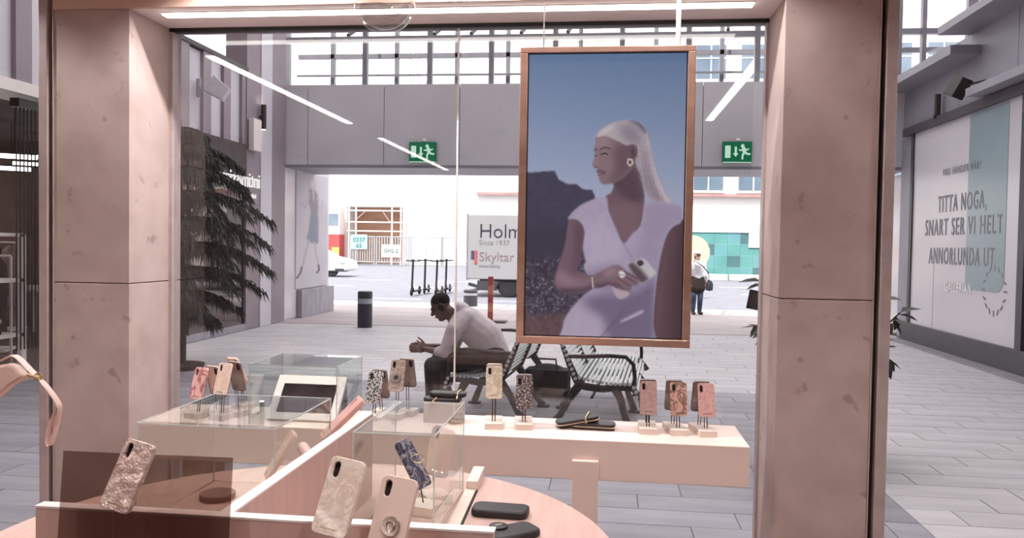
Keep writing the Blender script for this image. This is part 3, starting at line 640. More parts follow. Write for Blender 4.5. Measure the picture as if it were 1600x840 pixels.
pp = thing('potted_plant', 'leafy shrub in a dark round pot behind the right column', 'plant', (1.80, 6.75, 0))
MB().lathe([(.2, 0), (.34, .05), (.40, .2), (.425, .36), (.40, .52), (.36, .58), (.33, .58), (.33, .52), (.001, .5)], 32).build('pot', mat('pot_glaze', (52, 36, 36), .35, c2=(44, 30, 30), scale=4), pp, smooth=True)
m_leaf = mat('dark_leaf', (46, 54, 44), .5, c2=(34, 42, 34), scale=14, rnd=.3)
lf = MB().add([(0, 0, 0), (.035, .05, .012), (.03, .11, .0), (0, .17, -.02), (-.03, .11, .0), (-.035, .05, .012), (0, .06, -.002), (0, .12, -.008)], [(0, 1, 6), (0, 6, 5), (1, 2, 7, 6), (6, 7, 4, 5), (2, 3, 7), (7, 3, 4)]).mesh('leaf'); lf.materials.append(m_leaf)
for k in range(14):
    a = k * 2.4; r = .1 + .05 * (k % 4); tr_ = .44 + .03 * (k % 5); tip = Vector((math.cos(a) * tr_, math.sin(a) * tr_, (.9, 1.2, 1.38, 1.05, 1.42, .85)[k % 6]))
    p0 = Vector((math.cos(a) * .08, math.sin(a) * .08, .5)); mid = (p0 + tip) / 2 + Vector((0, 0, .1))
    MB().tube([p0, mid, tip], [.014, .01, .005], 6).build('stem', mat('bark', (70, 58, 50), .8, c2=(58, 46, 40), scale=20), pp, smooth=True)
    for j in range(26):
        u = .15 + .85 * j / 25; q = (p0 * (1 - u) ** 2 + mid * 2 * u * (1 - u) + tip * u * u)
        o = bpy.data.objects.new('leaf', lf); COL.objects.link(o); o.parent = pp; o.location = q
        o.rotation_euler = (random.uniform(-.9, .3), random.uniform(-.5, .5), random.uniform(0, 2 * PI)); sc_ = random.uniform(.8, 1.2); o.scale = (sc_, sc_, sc_)
p = at(1179, 468, Y=6.5)
pt = thing('plant_placard', 'small black placard on a stake in front of the potted shrub', 'placard', (p.x, 6.45, .0))
B('board', m_black, pt, -.06, .06, -.008, .008, -.075, .075, M=Matrix.Translation((0, 0, p.z)) @ rotm(0, 10, 0)); MB().tube([(.03, .012, 0), (.055, .012, p.z + .12)], .006, 6).build('stake', m_black, pt)

m_ndl = mat('spruce_needles', (58, 62, 56), .8, c2=(44, 48, 44), scale=6, island=.25)
m_trunk = mat('spruce_trunk', (62, 52, 48), .9, c2=(48, 40, 38), scale=18, stretch=(3, 3, .6))
tx = thing('spruce_tree', 'drooping dark spruce in front of the left store', 'tree', (-5.52, 9.9, 0))
MB().tube([(0, 0, 0), (.02, 0, .8), (-.01, .01, 2), (0, 0, 3.25)], [.085, .075, .05, .015], 10).build('trunk', m_trunk, tx, smooth=True)
MB().lathe([(.3, 0), (.32, .06), (.001, .09)], 20).build('root_cover', m_trunk, tx)
for li, (z, L, n) in enumerate(((.75, .55, 6), (1.0, .8, 7), (1.3, .98, 8), (1.62, 1.06, 9), (1.95, 1.1, 9), (2.28, 1.08, 9), (2.6, .95, 8), (2.9, .7, 7), (3.12, .4, 5))):
    for k in range(n):
        a = 2 * PI * (k + .37 * li) / n + random.uniform(-.15, .15); l = L * random.uniform(.85, 1.1)
        D = Vector((math.cos(a), math.sin(a), 0)); up = .16 * l
        path = [D * (l * u) + Vector((0, 0, z + up * 1.6 * u - .55 * l * u * u)) for u in (0, .2, .4, .6, .8, 1)]
        bo = MB().tube(path, [.02, .017, .014, .011, .008, .004], 5).build('branch', m_trunk, tx)
        nd = MB(); side = D.cross(Vector((0, 0, 1)))
        for j in range(230):
            u = random.uniform(.08, 1.0); i = min(4, int(u * 5)); q = path[i].lerp(path[i + 1], u * 5 - i)
            s_ = random.uniform(-1, 1); spread = .28 * l * (1.05 - u * .75)
            q2 = q + side * (s_ * spread) + D * random.uniform(0, .06) + Vector((0, 0, -abs(s_) * .05))
            e = q2 + D * random.uniform(.02, .1) + side * (s_ * .06) + Vector((0, 0, -random.uniform(.06, .2)))
            w = random.uniform(.006, .012); o_ = Vector((random.uniform(-1, 1), random.uniform(-1, 1), 0)).normalized() * w; o2 = Vector((-o_.y, o_.x, w))
            nd.add([q2 + o_, q2 - o_ * .6 + o2, q2 - o_ * .6 - o2, e], [(0, 1, 3), (1, 2, 3), (2, 0, 3), (0, 2, 1)])
        f = nd.build('needles', m_ndl, bo); f['kind'] = 'stuff'

# ------------------------------------------------------------------ people
def P(px, py_, Y=7.75, dy=0): return at(px, py_, Y=Y + dy) if dy == 0 else at(px, py_, Y=Y) + Vector((0, dy, 0))
m_skin = mat('skin_brown', (112, 82, 74), .55, c2=(104, 75, 68), scale=12); m_hood = mat('hoodie_grey', (216, 205, 208), .9, c2=(203, 191, 195), scale=14, bump=.2, bscale=120)
m_trs = mat('black_trousers', (32, 30, 33), .85, c2=(26, 24, 27), scale=10, bump=.15, bscale=60); m_hair = mat('short_black_hair', (38, 30, 30), .9, c2=(30, 23, 23), scale=60, bump=.3, bscale=200)
man = thing('person', 'man in a grey hoodie and black trousers hunched on the bench with clasped hands', 'person', (-1.2, 7.75, 0))
mo = Vector((-1.2, 7.75, 0))
def L_(p): return Vector(p) - mo
hip, mid, chest, nape = [L_(P(*q)) for q in ((768, 553), (756, 527), (728, 505), (709, 494))]
hd = L_(P(689, 478)); HR = Matrix.Rotation(R(-30), 3, 'Y')     # head bowed forward
def hand(b, w, s):
    """flat open hand: palm, four fingers and a thumb leaving the side"""
    d = Vector((-1, -.12 * s, .02 * s)).normalized(); palm = w + d * .075
    b.cap(w, w + d * .03, .027, .03); b.ell(w + d * .062, (.05, .018, .04), n=14)
    for i, (o_, l) in enumerate(((-.03, .062), (-.01, .078), (.011, .074), (.031, .058))):
        r0 = w + d * .098 + Vector((0, 0, o_)); k = r0 + d * l * .55 + Vector((0, -.004 * s, 0)); e = k + d * l * .5 + Vector((0, -.012 * s, -.006))
        b.cap(r0, k, .0095, .009); b.cap(k, e, .009, .0075)
    r0 = w + d * .035 + Vector((0, 0, .03)); k = r0 + d * .032 + Vector((0, 0, .035)); e = k + d * .03 + Vector((0, 0, .02)); b.cap(r0, k, .0115, .0105); b.cap(k, e, .0105, .009)
arms = []
for s in (-1, 1):
    sh = L_(P(716, 512)) + Vector((0, s * .19, 0)); el = L_(P(703, 547)) + Vector((-.01, s * .21, 0)); wr = L_(P(667, 543)) + Vector((0, s * .035, .01 * s)); arms.append((s, sh, el, wr))
legs = []
for s in (-1, 1):
    h_ = hip + Vector((-.02, s * .1, -.02)); kn = L_(P(681, 566)) + Vector((-.01 * s, s * .2, 0)); an = Vector((L_(P(688, 600)).x + .03 * s, kn.y + .01 * s, .1)); legs.append((s, h_, kn, an))
def body(b):
    b.ell(hd + HR @ Vector((.01, 0, .035)), (.098, .078, .092), HR); b.ell(hd + HR @ Vector((-.03, 0, -.05)), (.068, .06, .085), HR)     # skull, face
    b.ell(hd + HR @ Vector((-.045, 0, -.105)), (.045, .045, .035), HR)                                                          # chin
    b.cap(hd + HR @ Vector((-.095, 0, .0)), hd + HR @ Vector((-.118, 0, -.032)), .012, .017); b.ell(hd + HR @ Vector((-.088, 0, .018)), (.02, .055, .014), HR)   # nose, brow
    for s in (-1, 1):
        b.ell(hd + HR @ Vector((.015, s * .082, -.012)), (.02, .012, .034), HR); b.ell(hd + HR @ Vector((-.095, s * .018, -.073)), (.016, .018, .007), HR)    # ears, lips
    b.cap(hd + HR @ Vector((.03, 0, -.06)), nape + Vector((.02, 0, -.03)), .062, .07)
    b.cap(nape + Vector((.03, 0, -.04)), chest, .07, .12); b.cap(chest, mid, .12, .13); b.cap(mid, hip, .13, .13)
    for s, sh, el, wr in arms: b.cap(chest, sh, .08, .055); b.cap(sh, el, .052, .042); b.cap(el, wr, .043, .029); hand(b, wr, s)
    for s, h_, kn, an in legs: b.cap(h_, kn, .085, .058); b.cap(kn, an, .056, .04)
blob('body', body, .0075, m_skin, man, 3)
def hoodie(b):
    b.cap(nape + Vector((.045, 0, -.045)), chest + Vector((.02, 0, 0)), .1, .165); b.cap(chest + Vector((.02, 0, 0)), mid + Vector((.01, 0, 0)), .165, .18); b.cap(mid + Vector((.01, 0, 0)), hip + Vector((.01, 0, .02)), .18, .165)
    for s, sh, el, wr in arms: b.cap(chest + Vector((.0, s * .06, .03)), sh, .13, .085); b.cap(sh, sh.lerp(el, .55), .085, .074); b.cap(sh.lerp(el, .55), el + Vector((.005, 0, .012)), .074, .066); b.cap(el + Vector((.005, 0, .01)), el.lerp(wr, .3), .064, .056)
    c = L_(P(722, 479)); b.ell(c, (.085, .11, .05), Matrix.Rotation(R(25), 3, 'Y')); b.ell(c + Vector((.02, 0, -.04)), (.1, .12, .06), Matrix.Rotation(R(30), 3, 'Y'))
blob('hoodie', hoodie, .012, m_hood, man, 5)
def trousers(b):
    b.cap(hip + Vector((.03, -.08, -.04)), hip + Vector((.03, .08, -.04)), .15, .15)
    for s, h_, kn, an in legs: b.cap(h_, kn, .112, .084); b.cap(kn, kn.lerp(an, .6), .084, .07); b.cap(kn.lerp(an, .6), an, .07, .066)
blob('trousers', trousers, .012, m_trs, man, 5)
for s, h_, kn, an in legs:
    blob('shoe', lambda b: b.cap((an.x + .02, an.y, .06), (an.x - .16, an.y, .045), .055, .042).box(an.x - .2, an.x + .07, an.y - .04, an.y + .04, .004, .03), .01, m_black, man, 4)
hr = blob('hair', lambda b: b.ell(hd + HR @ Vector((.018, 0, .046)), (.1, .081, .088), HR), .01, m_hair, man, 2)
HE = MB(); HE.tube([hd + HR @ Vector((.015 , .088 * math.sin(a), .02 + .11 * math.cos(a) - .02)) for a in [(-100 + 20 * i) * PI / 180 for i in range(11)]], .007, 6).build('headphone_band', m_black, man, smooth=True)
for s in (-1, 1): MB().ell(hd + HR @ Vector((.02, s * .094, -.015)), (.034, .018, .038), HR).build('headphone_cup', m_black, man, smooth=True); MB().ell(hd + HR @ Vector((-.083, s * .034, .0)), (.008, .013, .006), HR).build('eye', m_black, man, smooth=True)

wp = at(1088, 491, Z=0)
wm = thing('person', 'pedestrian in white shirt, cap and jeans with a dark shoulder bag beyond the screen', 'person', wp, R(12)); HW = 1.62 / 1.7
def vv(x, y, z): return Vector((x, y, z)) * HW
def wbody(b):
    b.ell(vv(0, -.01, 1.57), Vector((.075, .095, .115)) * HW); b.ell(vv(0, -.1, 1.55), (.014, .02, .02)); b.ell(vv(0, -.07, 1.49), (.045, .05, .04)); b.cap(vv(0, .01, 1.38), vv(0, 0, 1.5), .055, .05)
    for s in (-1, 1): b.ell(vv(s * .075, .005, 1.56), (.012, .018, .03))
    b.cap(vv(0, 0, .95), vv(0, 0, 1.3), .12, .13)
    for s in (-1, 1):
        b.cap(vv(s * .05, 0, 1.34), vv(s * .17, 0, 1.32), .06, .055); b.cap(vv(s * .19, 0, 1.31), vv(s * .22, .02, 1.05), .045, .038); b.cap(vv(s * .22, .02, 1.05), vv(s * .2, -.06, .84), .036, .026)
        w = vv(s * .2, -.07, .82); b.ell(w + Vector((0, -.01, -.045)), (.016, .032, .04))
        for i in range(4): b.cap(w + Vector((0, -.036 + .018 * i, -.08)), w + Vector((-.006 * s, -.036 + .018 * i, -.135 - .012 * (i in (1, 2)))), .0095, .008)
        b.cap(w + Vector((0, -.035, -.02)), w + Vector((-.01 * s, -.06, -.075)), .011, .009)
        b.cap(vv(s * .08, 0, .92), vv(s * .09, -.02, .5), .085, .055); b.cap(vv(s * .09, -.02, .5), vv(s * .09, .02, .09), .055, .038)
blob('body', wbody, .011, mat('skin_light', (176, 138, 124), .6, c2=(168, 130, 116), scale=12), wm, 3)
def wshirt(b):
    b.cap(vv(0, 0, 1.02), vv(0, 0, 1.3), .15, .15)
    for s in (-1, 1): b.cap(vv(s * .05, 0, 1.33), vv(s * .17, 0, 1.32), .08, .072); b.cap(vv(s * .18, 0, 1.31), vv(s * .22, .02, 1.06), .06, .052); b.cap(vv(s * .22, .02, 1.06), vv(s * .208, -.03, .92), .05, .042)
blob('shirt', wshirt, .014, mat('white_shirt', (226, 228, 232), .8, c2=(216, 218, 222), scale=8), wm, 4)
def wj(b): b.ell(vv(0, 0, .9), (.19, .15, .14)); b.cap(vv(-.04, .0, .92), vv(-.06, 0, .72), .15, .16); b.cap(vv(.04, .0, .92), vv(.06, 0, .72), .15, .16)
blob('jacket_round_waist', wj, .014, mat('dark_brown_jacket', (44, 32, 32), .85, c2=(36, 26, 26), scale=9), wm, 4)
def wl_(b):
    for s in (-1, 1): b.cap(vv(s * .08, 0, .9), vv(s * .09, -.02, .5), .1, .075); b.cap(vv(s * .09, -.02, .5), vv(s * .09, .02, .1), .075, .058)
blob('jeans', wl_, .014, mat('blue_jeans', (66, 78, 104), .85, c2=(56, 68, 92), scale=9), wm, 4)
for s in (-1, 1): blob('shoe', lambda b: b.cap(vv(s * .09, .03, .05), vv(s * .1, -.13, .04), .05, .038), .012, m_black, wm, 3)
def wcap(b): b.ell(vv(0, .0, 1.63), (.085, .105, .075)); b.ell(vv(0, -.11, 1.63), (.07, .075, .012))
blob('cap', wcap, .012, mat('cap_light', (196, 186, 180), .8, c2=(186, 176, 170), scale=8), wm, 2)
blob('hair', lambda b: b.ell(vv(0, .03, 1.56), (.085, .085, .12)), .014, mat('dark_hair', (52, 40, 36), .9, c2=(44, 33, 30), scale=30), wm, 2)
MB().ell(vv(-.035, -.1, 1.575), (.02, .01, .013)).ell(vv(.035, -.1, 1.575), (.02, .01, .013)).tube([vv(-.05, -.102, 1.58), vv(.05, -.102, 1.58)], .004, 6).build('sunglasses', m_black, wm)
hb = thing('shoulder_bag', 'dark bag hanging at the hip of the pedestrian', 'bag', wp + Vector((.30, -.05, .62)), R(12))
blob('body', lambda b: b.ell((0, 0, .12), (.1, .06, .14)).box(-.08, .08, -.05, .05, .0, .16), .015, mat('bag_navy', (44, 48, 60), .7, c2=(38, 42, 52), scale=10), hb, 4)
MB().tube([(0, 0, .22), (-.08, -.13, .45), (-.25, -.17, .62), (-.42, -.05, .76), (-.36, .14, .6), (-.1, .1, .4), (0, .02, .22)], .012, 6).build('strap', m_black, hb, smooth=True)

# ------------------------------------------------------------------ shop furniture
m_oak = mat('pale_pink_oak', (208, 176, 165), .5, c2=(198, 164, 153), scale=4, stretch=(9, 1, 1), bump=.04)
m_oakv = mat('pale_pink_oak_upright', (206, 174, 166), .5, c2=(194, 161, 153), scale=4, stretch=(9, 9, .6), bump=.04)
m_shelf = mat('shelf_laminate', (240, 217, 208), .5, c2=(233, 207, 197), scale=1.6, stretch=(.5, 1, 3.5), wave=False)
m_block = mat('blond_block', (234, 216, 204), .6, c2=(227, 207, 194), scale=6, stretch=(1, 6, 1))
m_brass = mat('brass_rod', (96, 78, 70), .35, metal=.8, c2=(84, 68, 60), scale=20)
m_gold = mat('pale_gold', (232, 210, 176), .25, metal=.9, c2=(222, 200, 166), scale=20)
ZT, ZP, SH = .92, 1.17, .86
ws = thing('window_bench', 'long pale laminate display ledge across the shop window', 'shelf', (-.735, 3.6, 0))
B('slab', m_shelf, ws, -1.345, 1.345, -.2, .2, SH - .172, SH, bevel=.004)
xl0 = at(893, 780, Y=3.38).x + .735; xl1 = at(934, 780, Y=3.38).x + .735
B('leg', m_shelf, ws, xl0, xl1, -.225, -.2, 0, SH - .085, bevel=.003); B('leg', m_shelf, ws, -1.2, -1.09, -.1, .1, 0, SH - .172, bevel=.003)
tb = thing('round_table', 'round pale oak display table in the foreground', 'table', (-.745, 1.88, 0))
MB().lathe([(.001, ZT - .05), (.79, ZT - .05), (.8, ZT - .045), (.8, ZT - .004), (.796, ZT), (.001, ZT)], 96).build('tabletop', m_oak, tb)
MB().lathe([(.001, 0), (.32, 0), (.32, .02), (.12, .05), (.1, .5), (.13, ZT - .06), (.25, ZT - .05), (.001, ZT - .05)], 40).build('pedestal', m_shelf, tb, smooth=True)
dv = thing('table_divider', 'oak divider with white top edge running away across the table', 'divider', (-.70, 1.9, ZT))
B('panel', m_oakv, dv, -.013, .013, -.47, .44, 0, ZP - ZT - .004); B('top_edge', m_white, dv, -.0135, .0135, -.472, .442, ZP - ZT - .004, ZP - ZT)
dx = thing('table_divider', 'oak divider with white top edge across the front of the table', 'divider', (-.63, 1.415, ZT))
B('panel', m_oakv, dx, -.44, .44, -.013, .013, 0, ZP - ZT - .004); B('top_edge', m_white, dx, -.442, .442, -.0135, .0135, ZP - ZT - .004, ZP - ZT)
rl = thing('table_rail', 'low pale wooden rail beside the right glass case', 'rail', (-.395, 2.36, ZT), R(1.5)); B('bar', m_block, rl, -.018, .018, .07, .24, 0, .03, bevel=.002); B('track', m_block, rl, -.02, .012, -.30, .068, 0, .006); B('groove', m_slot, rl, .014, .018, -.30, .068, 0, .004)

def glass_case(x0, x1, y0, y1, z0, z1, label, plinth=None):
    t = thing('glass_case', label, 'display case', ((x0 + x1) / 2, (y0 + y1) / 2, z0), group='clear display cases'); hx, hy, h = (x1 - x0) / 2, (y1 - y0) / 2, z1 - z0; g = .0022
    B('top_pane', m_case, t, -hx, hx, -hy, hy, h - 2 * g, h)
    B('front_pane', m_case, t, -hx, hx, -hy, -hy + 2 * g, 0, h - 2 * g); B('back_pane', m_case, t, -hx, hx, hy - 2 * g, hy, 0, h - 2 * g)
    B('side_pane', m_case, t, -hx, -hx + 2 * g, -hy + 2 * g, hy - 2 * g, 0, h - 2 * g); B('side_pane', m_case, t, hx - 2 * g, hx, -hy + 2 * g, hy - 2 * g, 0, h - 2 * g)
    e = .0014                                                     # glued edges, their bright glint put in as opaque pale strips
    for x in (-hx, hx):
        for y in (-hy, hy): B('corner_edge', m_edge, t, x - e, x + e, y - e, y + e, 0, h)
    for y in (-hy, hy): B('top_edge', m_edge, t, -hx, hx, y - e, y + e, h - e, h + e)
    for x in (-hx, hx): B('top_edge', m_edge, t, x - e, x + e, -hy, hy, h - e, h + e)
    return t
glass_case(-1.22, -.84, 1.975, 2.40, ZT, 1.196, 'wide clear glass case on the left half of the table')
glass_case(-.632, -.42, 1.98, 2.40, ZT, 1.196, 'narrow clear glass case on the right half of the table')
glass_case(-1.575, -1.17, 3.42, 3.79, SH, 1.13, 'clear glass case over the tablet on the window ledge')

# ------------------------------------------------------------------ phone cases on little stands
def plate(w, h, r, hole=None, ext=.003, bev=.0018):
    cu = bpy.data.curves.new('plate', 'CURVE'); cu.dimensions = '2D'; cu.fill_mode = 'BOTH'; cu.extrude = ext; cu.bevel_depth = bev; cu.bevel_resolution = 1
    loops = [rrect(w - 2 * bev, h - 2 * bev, r, 5)] + ([rrect(*hole[:3], 4, hole[3], hole[4])] if hole else [])
    for lp in loops:
        sp_ = cu.splines.new('POLY'); sp_.points.add(len(lp) - 1); sp_.use_cyclic_u = True
        for q, p in zip(sp_.points, lp): q.co = (p[0], p[1], 0, 1)
    o = bpy.data.objects.new('tmp', cu); COL.objects.link(o); bpy.context.view_layer.update()
    me = bpy.data.meshes.new_from_object(o.evaluated_get(bpy.context.evaluated_depsgraph_get())); bpy.data.objects.remove(o); bpy.data.curves.remove(cu); me.materials.clear(); me.name = 'shell'; return me
CW, CH = .074, .148
PLATE = plate(CW, CH, .010, (.017, .034, .0083, -CW / 2 + .0165, CH / 2 - .025))
def marble(name, a, b, scale=9, ramp=(.4, .62), wave=True, rough=.3): return mat(name, a, rough, c2=b, scale=scale, ramp=ramp, wave=wave, detail=5, coat=.3)
def phone_case(bottom, m, label, yaw=0, tilt=20, roll=0, group='phone cases on stands', s=1.0, lip=None, logo=True):
    M = Matrix.Rotation(R(yaw), 4, 'Z') @ Matrix.Rotation(R(90 - tilt), 4, 'X') @ Matrix.Rotation(R(roll), 4, 'Z')
    t = thing('phone_case', label, 'phone case', bottom, rot=M.to_euler(), group=group); t.scale = (s, s, s)
    me = PLATE.copy(); me.materials.append(m)
    o = bpy.data.objects.new('shell', me); COL.objects.link(o); o.parent = t; o.location = (0, CH / 2, 0)
    rim = MB(); rm = rrect(CW - .004, CH - .004, .011, 5, 0, CH / 2); rim.tube([(p[0], p[1], -.006) for p in rm], .0022, 6, closed=True); rim.build('rim', lip or m, t, smooth=True)
    cl = MB(); cl.tube([(p[0], p[1], .0035) for p in rrect(.0185, .0355, .009, 4, -CW / 2 + .0165, CH - .025)], .0012, 5, closed=True); cl.build('camera_ring', lip or m_brass, t, smooth=True)
    MB().prism(rrect(.017, .034, .0083, 4, -CW / 2 + .0165, CH - .025), -.006, -.004).build('camera_recess', m_slot, t)
    if logo: B('logo', m_gold if lip is None else lip, t, -.018, .018, .012, .0145, .004, .0052)
    return t
def stand(p, label, yaw=0, rod=.12, w=.078, d=.085, h=.027, two=True, lean=0):
    t = thing('display_stand', label, 'stand', p, R(yaw), group='small block stands for phone cases')
    B('block', m_block, t, -w / 2, w / 2, -d / 2, d / 2, 0, h, bevel=.0015)
    for x in ((-.006, .006) if two else (0,)): MB().tube([(x, .006, h), (x, .006 + lean, h + rod)], .0021, 6).build('rod', m_brass, t)
    return t
rose1 = marble('rose_marble', (196, 160, 154), (176, 138, 134), 8); rose2 = marble('cracked_rose_marble', (214, 170, 152), (120, 78, 66), 5, (.2, .36)); rose3 = marble('pink_sheen', (214, 164, 158), (226, 184, 176), 7, rough=.12)
cream = marble('cream_marble', (214, 198, 176), (178, 162, 144), 6); glitt = mat('dark_glitter', (70, 52, 52), .3, c2=(214, 200, 196), scale=160, detail=2, ramp=(.52, .66)); pinkm = marble('pink_floral', (236, 186, 180), (160, 96, 98), 3, (.3, .45))
scale_ = mat('pale_scale_pattern', (238, 214, 198), .4, c2=(226, 196, 180), scale=60, detail=1); beige = mat('beige_leather', (218, 190, 176), .5, c2=(210, 181, 167), scale=30); clear = mat('grey_clear_back', (138, 122, 118), .25, c2=(128, 112, 108), scale=6, coat=.4)
silver = mat('silver_lattice', (206, 200, 198), .3, metal=.5, c2=(60, 54, 56), scale=150, detail=1, ramp=(.47, .56)); ring_m = marble('taupe_marble', (168, 150, 140), (132, 112, 104), 6)
crack = marble('ivory_crackle', (234, 218, 206), (214, 190, 174), 9, (.35, .65)); bluem = marble('navy_marble', (58, 62, 90), (190, 184, 196), 5, (.5, .6)); glam = mat('champagne_foil', (222, 198, 188), .22, metal=.35, c2=(196, 168, 158), scale=30, detail=3, bump=1.0, bscale=45); blush = mat('blush_matte', (224, 198, 186), .45, c2=(220, 192, 180), scale=8)
def pair(px, py_, yaw, m, m_back, label, short, rod=.055, tilt=17, z=SH, back_dx=.0):
    f = at(px, py_, Z=z); c = Vector((f.x, f.y + .0425, z)); dirv = Vector((-math.sin(R(yaw)), math.cos(R(yaw)), 0)); rt = Vector((dirv.y, -dirv.x, 0))
    stand(c, 'pale block stand under the ' + short, yaw, rod + .03, lean=.012)
    t = phone_case(c + Vector((0, 0, .027 + rod)) - dirv * .012, m, label, yaw, tilt, lip=MATS['silver_edge'])
    c2 = c + dirv * .092 + rt * back_dx
    stand(c2, 'pale block stand right behind the ' + short, yaw + 180, rod + .035, lean=.012)
    phone_case(c2 + Vector((0, 0, .027 + rod + .005)) + dirv * .012, m_back, 'case turned to the street behind the ' + short, yaw + 180, tilt, lip=MATS['silver_edge'])
    return t
mat('silver_edge', (150, 132, 126), .25, metal=.6, c2=(140, 122, 116), scale=10)
pair(1013, 679, 0, rose1, clear, 'rose marble case, left of the three on the right end of the ledge', 'rose marble case')
pair(1061, 681, 4, rose2, clear, 'rose case with dark cracks, middle of three on the right end of the ledge', 'cracked rose case', back_dx=-.012)
pair(1105, 683, 7, rose3, clear, 'shiny pink case, right of the three on the right end of the ledge', 'shiny pink case', back_dx=-.01)
pair(769, 671, 7, cream, beige, 'cream marble case beside the glittering one on the ledge', 'cream marble case', rod=.105)
pair(817, 672, 7, glitt, clear, 'dark glittering case in the middle of the ledge', 'dark glittering case', rod=.06)
pair(579, 657, -10, silver, clear, 'silver lattice case between the glass cases on the ledge', 'silver lattice case', rod=.05, back_dx=.0)
tau = pair(615, 656, -8, ring_m, clear, 'taupe marble case with ring on the ledge left of the man', 'taupe marble case', rod=.102, back_dx=.025)
pair(301, 655, -14, pinkm, beige, 'pink floral case at the left end of the ledge', 'pink floral case', rod=.06, back_dx=.03)
pair(339, 657, -14, scale_, clear, 'pale scale patterned case at the left end of the ledge', 'scale patterned case', rod=.085, back_dx=.02)
p = at(380, 638, Z=SH); stand(p, 'pale block stand under the beige wallet case on the ledge', 160, .12); phone_case(p + Vector((0, 0, .13)), beige, 'beige wallet case turned away beside the scale patterned case', 160, 30)
rg = thing('phone_ring', 'round grip ring on the taupe marble case', 'grip ring', tau.matrix_basis @ Vector((0, .062, .0048)))
rg.rotation_euler = tau.rotation_euler; MB().lathe([(.012, 0), (.022, 0), (.024, .003), (.022, .006), (.012, .006), (.012, 0)], 24).build('ring', clear, rg, smooth=True)
# cases in the foreground
p = at(523, 836, Y=1.30)
def fg(px, py_, Y, m, label, yaw, tilt, roll=0, off=.018, **k):
    p = at(px, py_, Y=Y); c = phone_case(p, m, label, yaw, tilt, roll, group='phone cases in the foreground', **k)
    d = Vector((-math.sin(R(yaw)), math.cos(R(yaw)), 0)); b = p + d * off; b.z = ZT
    stand(b, 'tall block stand holding the ' + label.split(' in the')[0].split(' leaning')[0], yaw, p.z - ZT - (.0 if off < 0 else -.03) - .027, two=False, lean=.0, d=.055)
    return c
fg(512, 837, 1.325, crack, 'ivory crackled marble case in the foreground', -6, 22, -8, s=.9)
bl_ = fg(598, 868, 1.325, blush, 'plain blush case with a silver ring holder in the foreground', -6, 22, -6, s=.9)
fg(177, 797, 1.315, glam, 'crumpled champagne foil case leaning on the smoked sheet', -6, 22, -11, off=-.0105, s=.84)
rh = thing('ring_holder', 'silver ring holder stuck on the plain blush case', 'ring holder', bl_.matrix_basis @ Vector((.004, .055, .005))); rh.rotation_euler = bl_.rotation_euler
m_chr = mat('brushed_chrome', (222, 206, 196), .2, metal=.9, c2=(206, 190, 180), scale=10)
MB().lathe([(.001, .0), (.017, .0), (.0175, .002), (.016, .004), (.001, .0045)], 28).build('disc', m_chr, rh, smooth=True); MB().tube([(.008 * math.cos(a * PI / 8), .0085 * math.sin(a * PI / 8), .006) for a in range(16)], .0014, 6, closed=True).build('loop', m_chr, rh, smooth=True); B('hinge', m_chr, rh, -.013, -.006, -.003, .003, .004, .007)
# smoked acrylic sheet leaning before the front divider
q0, q1 = at(107, 704, Y=1.385), at(368, 711, Y=1.385)
ac = thing('acrylic_sheet', 'smoked acrylic sheet standing before the front divider', 'sheet', ((q0.x + q1.x) / 2 - .005, 1.345, ZT), R(1)); hw_ = (q1.x - q0.x) / 2
B('sheet', glass('smoked_acrylic', (206, 194, 190), 1.45), ac, -hw_, hw_, -.002, .002, 0, (q0.z + q1.z) / 2 - ZT, M=Matrix.Rotation(R(-6), 4, 'X'))
# contents of the table cases
def tstand(px, py_, m, label, yaw, tilt, roll, rod, back=.0, p=None, s=1.0):
    p = p or at(px, py_, Z=ZT); stand(p, 'pale block stand under the ' + label, yaw, rod + .05, two=False, lean=.02)
    return phone_case(p + Vector((0, 0, .027 + rod)) + Vector((-math.sin(R(yaw)), math.cos(R(yaw)), 0)) * back, m, label, yaw, tilt, roll, group='phone cases in the table cases', s=s)
tstand(415, 790, beige, 'beige case seen edge on in the wide table case', -62, 32, 0, .055)
tstand(520, 745, mat('rose_leather', (212, 166, 156), .5, c2=(203, 156, 146), scale=30), 'rose leather case on the table behind the wide glass case', -64, 46, 0, .10, p=Vector((-.90, 2.49, ZT)), s=1.2)
nvy = tstand(664, 800, bluem, 'navy marble case leaning in the narrow table case', 74, 32, 0, .045)
tstand(683, 768, beige, 'beige case at the back of the narrow table case', 35, 25, -22, .05, p=Vector((-.487, 2.31, ZT)))
fr = thing('finger_ring', 'thin gold ring hanging on the navy marble case', 'ring', nvy.matrix_basis @ Vector((0, .08, .02))); MB().tube([(.019 * math.cos(a * PI / 9), .019 * math.sin(a * PI / 9), 0) for a in range(18)], .0018, 6, M=rotm(20, 10), closed=True).build('band', m_gold, fr, smooth=True)
pt_ = thing('lipstick_tube', 'pink cylinder lying beside the table divider', 'tube', at(530, 695, Z=ZP) + Vector((0.02, 0, -.005)), R(30)); pt_.location = (-.785, 2.05, ZT + .2)
MB().tube([(0, -.05, 0), (0, .05, 0)], .016, 16).build('barrel', m_oakv, pt_, smooth=True); MB().tube([(0, -.06, 0), (0, -.05, 0)], .012, 14).build('cap', m_gold, pt_, smooth=True); MB().tube([(0, 0, -.2), (0, 0, -.014)], .003, 6).build('post', m_brass, pt_)
cs = thing('leather_coasters', 'round brown leather coasters behind the smoked sheet', 'coasters', (-1.125, 1.86, ZT)); 
cs.location = at(340, 778, Z=ZT)
for k in range(3): MB().lathe([(.001, .006 * k), (.05, .006 * k), (.051, .006 * k + .003), (.05, .0055 + .006 * k), (.001, .0055 + .006 * k)], 32).build('coaster', mat('coaster_leather', (142, 104, 94), .6, c2=(130, 92, 84), scale=20), cs, smooth=True)
